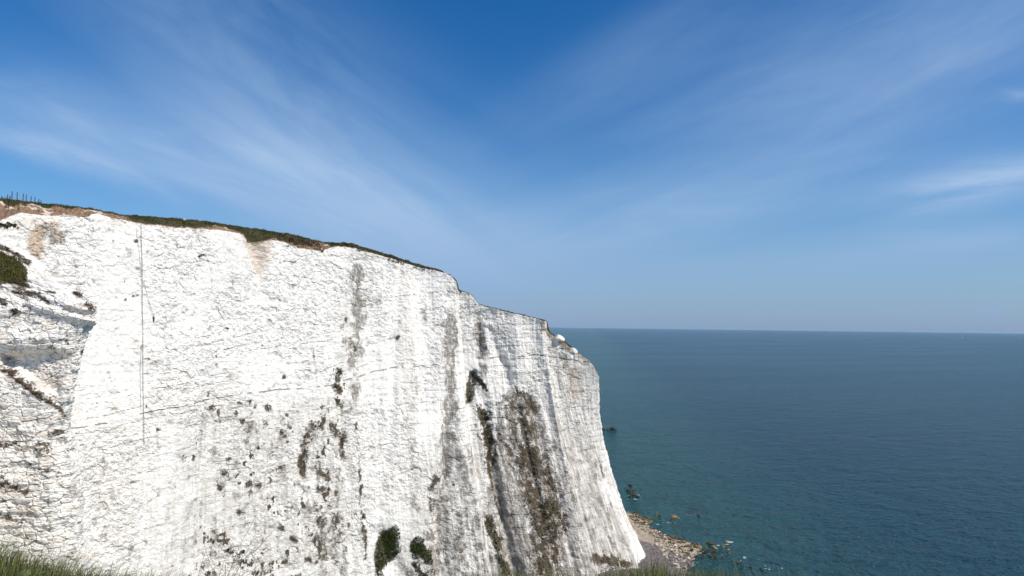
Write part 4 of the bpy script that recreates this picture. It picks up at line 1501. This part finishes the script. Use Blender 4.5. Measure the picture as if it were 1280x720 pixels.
def make_fore():
    xs = np.concatenate([np.arange(-110, -8, 2.0), np.arange(-8, 8, 0.2), np.arange(8, 60, 2.0)])
    ys = np.concatenate([np.arange(-60, 0, 3.0), np.arange(0, 8, 0.15), np.arange(8, 70, 1.0), np.arange(70, 122, 3.0)])
    X, Y = np.meshgrid(xs, ys)
    Z = fore_z(X, Y)
    # keep clear of the view between here and the cliff
    m, t, b = material('foreland')
    pos = t.n('ShaderNodeNewGeometry').outputs['Position']
    nrm = t.n('ShaderNodeSeparateXYZ')
    t.put(nrm.inputs[0], t.n('ShaderNodeNewGeometry').outputs['True Normal'])
    n2 = t.noise(pos, 2.5, 5, 0.65)
    g = t.mix(n2, (0.03, 0.035, 0.014), (0.10, 0.085, 0.04))
    t.put(b.inputs['Base Color'], t.mix(t.sm(nrm.outputs[2], 0.4, 0.7), (0.72, 0.69, 0.63), g))
    o = link('foreland', np.stack([X, Y, Z], -1).reshape(-1, 3), grid_faces(len(ys), len(xs)), m, smooth=True)
    tag(o, 'grassy foreland at the foot of the picture', 'clifftop', kind='structure')


make_fore()


def make_grass():
    V, F = [], []

    def blade(p, h, lean, az, w):
        b = len(V)
        dx, dy = math.cos(az), math.sin(az)
        sx, sy = -dy * w, dx * w
        for k in range(4):
            u = k / 3
            cx = p[0] + dx * lean * h * u * u
            cy = p[1] + dy * lean * h * u * u
            cz = p[2] + h * (u - 0.18 * lean * u * u)
            q = 1 - 0.75 * u
            if k < 3:
                V.extend([(cx - sx * q, cy - sy * q, cz), (cx + sx * q, cy + sy * q, cz)])
            else:
                V.append((cx, cy, cz))
        F.append([b, b + 1, b + 3, b + 2])
        F.append([b + 2, b + 3, b + 5, b + 4])
        F.append([b + 4, b + 5, b + 6])
    N = 30000
    for i in range(N):
        Y = random.uniform(2.7, 4.3)
        x = random.uniform(-60, 1120)
        X = (x - 640) / FPX * Y
        g = float(fore_z(np.array([X]), np.array([Y]))[0])
        tipy = float(np.interp(x, [e[0] for e in EDGE_TIP], [e[1] for e in EDGE_TIP]))
        tip = at(np.array([x]), np.array([tipy]), np.array([Y]))[0][2]
        hmax = tip - g
        if hmax < 0.03:
            continue
        cl = 0.5 + 0.5 * float(vnoise(np.array([X * 5]), np.array([Y * 5]), None, 611)[0])
        h = min(hmax, 0.75) * (1 - 0.35 * random.random() ** 1.5) * (0.86 + 0.2 * cl)
        if random.random() < 0.05:
            h = hmax * random.uniform(1.0, 1.1)
        blade((X, Y, g - 0.02), max(0.04, h), random.uniform(0.1, 0.7), random.gauss(0.3, 1.3), random.uniform(0.0016, 0.0042))
    # a thinner carpet for the rest of the ground underfoot
    for i in range(9000):
        X, Y = random.uniform(-9, 7), random.uniform(-3, 3.4)
        if X * X + Y * Y < 0.8:
            continue
        g = float(fore_z(np.array([X]), np.array([Y]))[0])
        blade((X, Y, g - 0.02), random.uniform(0.05, 0.22), random.uniform(0.1, 0.8), random.uniform(0, 6.28), 0.004)
    o = link('foreland_grass', V, F, M['blade'])
    tag(o, 'tufts of green and straw coloured grass along the near edge', 'grass', kind='stuff')


make_grass()


def stalk(label, base_px, tip_px, Y, branches, heads=0, r=0.0022):
    b = at(np.array([float(base_px[0])]), np.array([float(base_px[1])]), np.array([Y]))[0]
    g = float(fore_z(np.array([b[0]]), np.array([Y]))[0])
    tip = at(np.array([float(tip_px[0])]), np.array([float(tip_px[1])]), np.array([Y + 0.1]))[0]
    root = empty('dry_weed', (b[0], b[1], g))
    tag(root, label, 'dry weed', 'dry weeds in the near lower left')
    loc = np.array([b[0], b[1], g])
    n = 8
    pts = []
    bend = random.uniform(-0.02, 0.02)
    for k in range(n + 1):
        u = k / n
        q = loc * (1 - u) + tip * u
        q = q + np.array([bend * math.sin(math.pi * u) + random.gauss(0, 0.002), random.gauss(0, 0.002), 0.02 * math.sin(math.pi * u)])
        pts.append(q - loc)
    pts[0] = pts[0] + np.array([0, 0, -0.04])
    link('stem', *tube([tuple(p) for p in pts], [r * (1 - 0.65 * k / n) for k in range(n + 1)], 5), M['straw'], root)
    ends = [pts[-1]]
    for j in range(branches):
        u = random.uniform(0.35, 0.85)
        i = int(u * n)
        L = np.linalg.norm(pts[-1]) * (1 - u) * random.uniform(0.5, 1.0)
        side = random.choice((-1, 1))
        dr = (pts[i + 1] - pts[i]) / np.linalg.norm(pts[i + 1] - pts[i])
        e = pts[i] + dr * L * 0.8 + np.array([side * L * 0.55, random.uniform(-0.3, 0.3) * L, 0])
        mdl = (pts[i] + e) / 2 + np.array([side * L * 0.06, 0, -L * 0.03])
        link('branch', *tube([tuple(pts[i]), tuple(mdl), tuple(e)], [r * 0.6, r * 0.5, r * 0.3], 5), M['straw'], root)
        ends.append(e)
    for e in ends[:heads]:
        parts = []
        for k in range(16):
            c = e + np.array([random.gauss(0, 0.010), random.gauss(0, 0.010), random.gauss(0, 0.008)])
            a = random.uniform(0, 6.28)
            dx = np.array([math.cos(a) * 0.008, math.sin(a) * 0.008, random.uniform(-0.006, 0.008)])
            up = np.array([random.uniform(-0.004, 0.004), 0.004, 0.008])
            parts.append(([tuple(c - dx), tuple(c + up), tuple(c + dx), tuple(c - up)], [[0, 1, 2, 3]]))
        link('seed_head', *join_parts(parts), M['grey'], root)


stalk('tallest leaning dry weed stem with bare branches', (262, 730), (322, 640), 3.6, 4, 0)
stalk('dry weed stem with grey seed heads low at its tip', (255, 732), (285, 688), 3.5, 3, 4)
stalk('thin dry weed stem leaning right beside the tallest stem', (268, 734), (318, 672), 3.7, 3, 0, 0.0018)
stalk('short dry weed with a brown seed head at the right of the group', (290, 734), (304, 690), 3.6, 2, 3)
stalk('upright thin dry weed stem at the right end of the group', (310, 736), (330, 668), 3.8, 3, 0, 0.0017)
stalk('bent dry weed stem at the left of the dry group', (232, 730), (262, 676), 3.5, 3, 1, 0.0018)


def make_broadleaf():
    p = at(np.array([32.0]), np.array([719.0]), np.array([3.3]))[0]
    g = float(fore_z(p[None, 0], p[None, 1])[0])
    r = empty('broad_leaf_plant', (p[0], p[1], g))
    tag(r, 'pale green broad-leaved plant low in the grass at lower left', 'plant')
    for (az, L, w, el) in ((0.2, 0.085, 0.026, 0.5), (2.2, 0.07, 0.022, 0.6), (4.0, 0.075, 0.024, 0.4), (5.3, 0.06, 0.02, 0.8)):
        h0 = p[2] - g - 0.04
        V, F = [], []
        n = 7
        for k in range(n + 1):
            u = k / n
            ww = w * math.sin(math.pi * min(0.98, 0.08 + 0.92 * u)) ** 0.8
            c = np.array([math.cos(az) * L * u, math.sin(az) * L * u, h0 + L * el * math.sin(u * 1.9)])
            sdv = np.array([-math.sin(az), math.cos(az), 0]) * ww
            V += [tuple(c - sdv + np.array([0, 0, 0.006])), tuple(c), tuple(c + sdv + np.array([0, 0, 0.006]))]
        for k in range(n):
            for j in (0, 1):
                F.append([k * 3 + j, k * 3 + j + 1, (k + 1) * 3 + j + 1, (k + 1) * 3 + j])
        link('leaf', V, F, M['leaf'], r, smooth=True)
    v, f = tube([(0, 0, -0.03), (0, 0, h0 + 0.01)], [0.004, 0.003], 6)
    link('stem', v, f, M['leaf'], r)


make_broadleaf()


def make_haze():
    m = bpy.data.materials.new('haze')
    m.use_nodes = True
    nt = m.node_tree
    nt.nodes.clear()
    out = nt.nodes.new('ShaderNodeOutputMaterial')
    v = nt.nodes.new('ShaderNodeVolumePrincipled')
    v.inputs['Color'].default_value = (0.60, 0.78, 1.0, 1)
    v.inputs['Density'].default_value = 0.000004
    nt.links.new(v.outputs[0], out.inputs['Volume'])
    a, z0, z1 = 70000.0, -3.5, 125.0
    V = [(x, y, z) for z in (z0, z1) for y in (-a, a) for x in (-a, a)]
    F = [[0, 2, 3, 1], [4, 5, 7, 6], [0, 1, 5, 4], [2, 6, 7, 3], [0, 4, 6, 2], [1, 3, 7, 5]]
    o = link('haze', V, F, m)
    tag(o, 'thin sea haze softening the horizon', 'haze', kind='stuff')


make_haze()
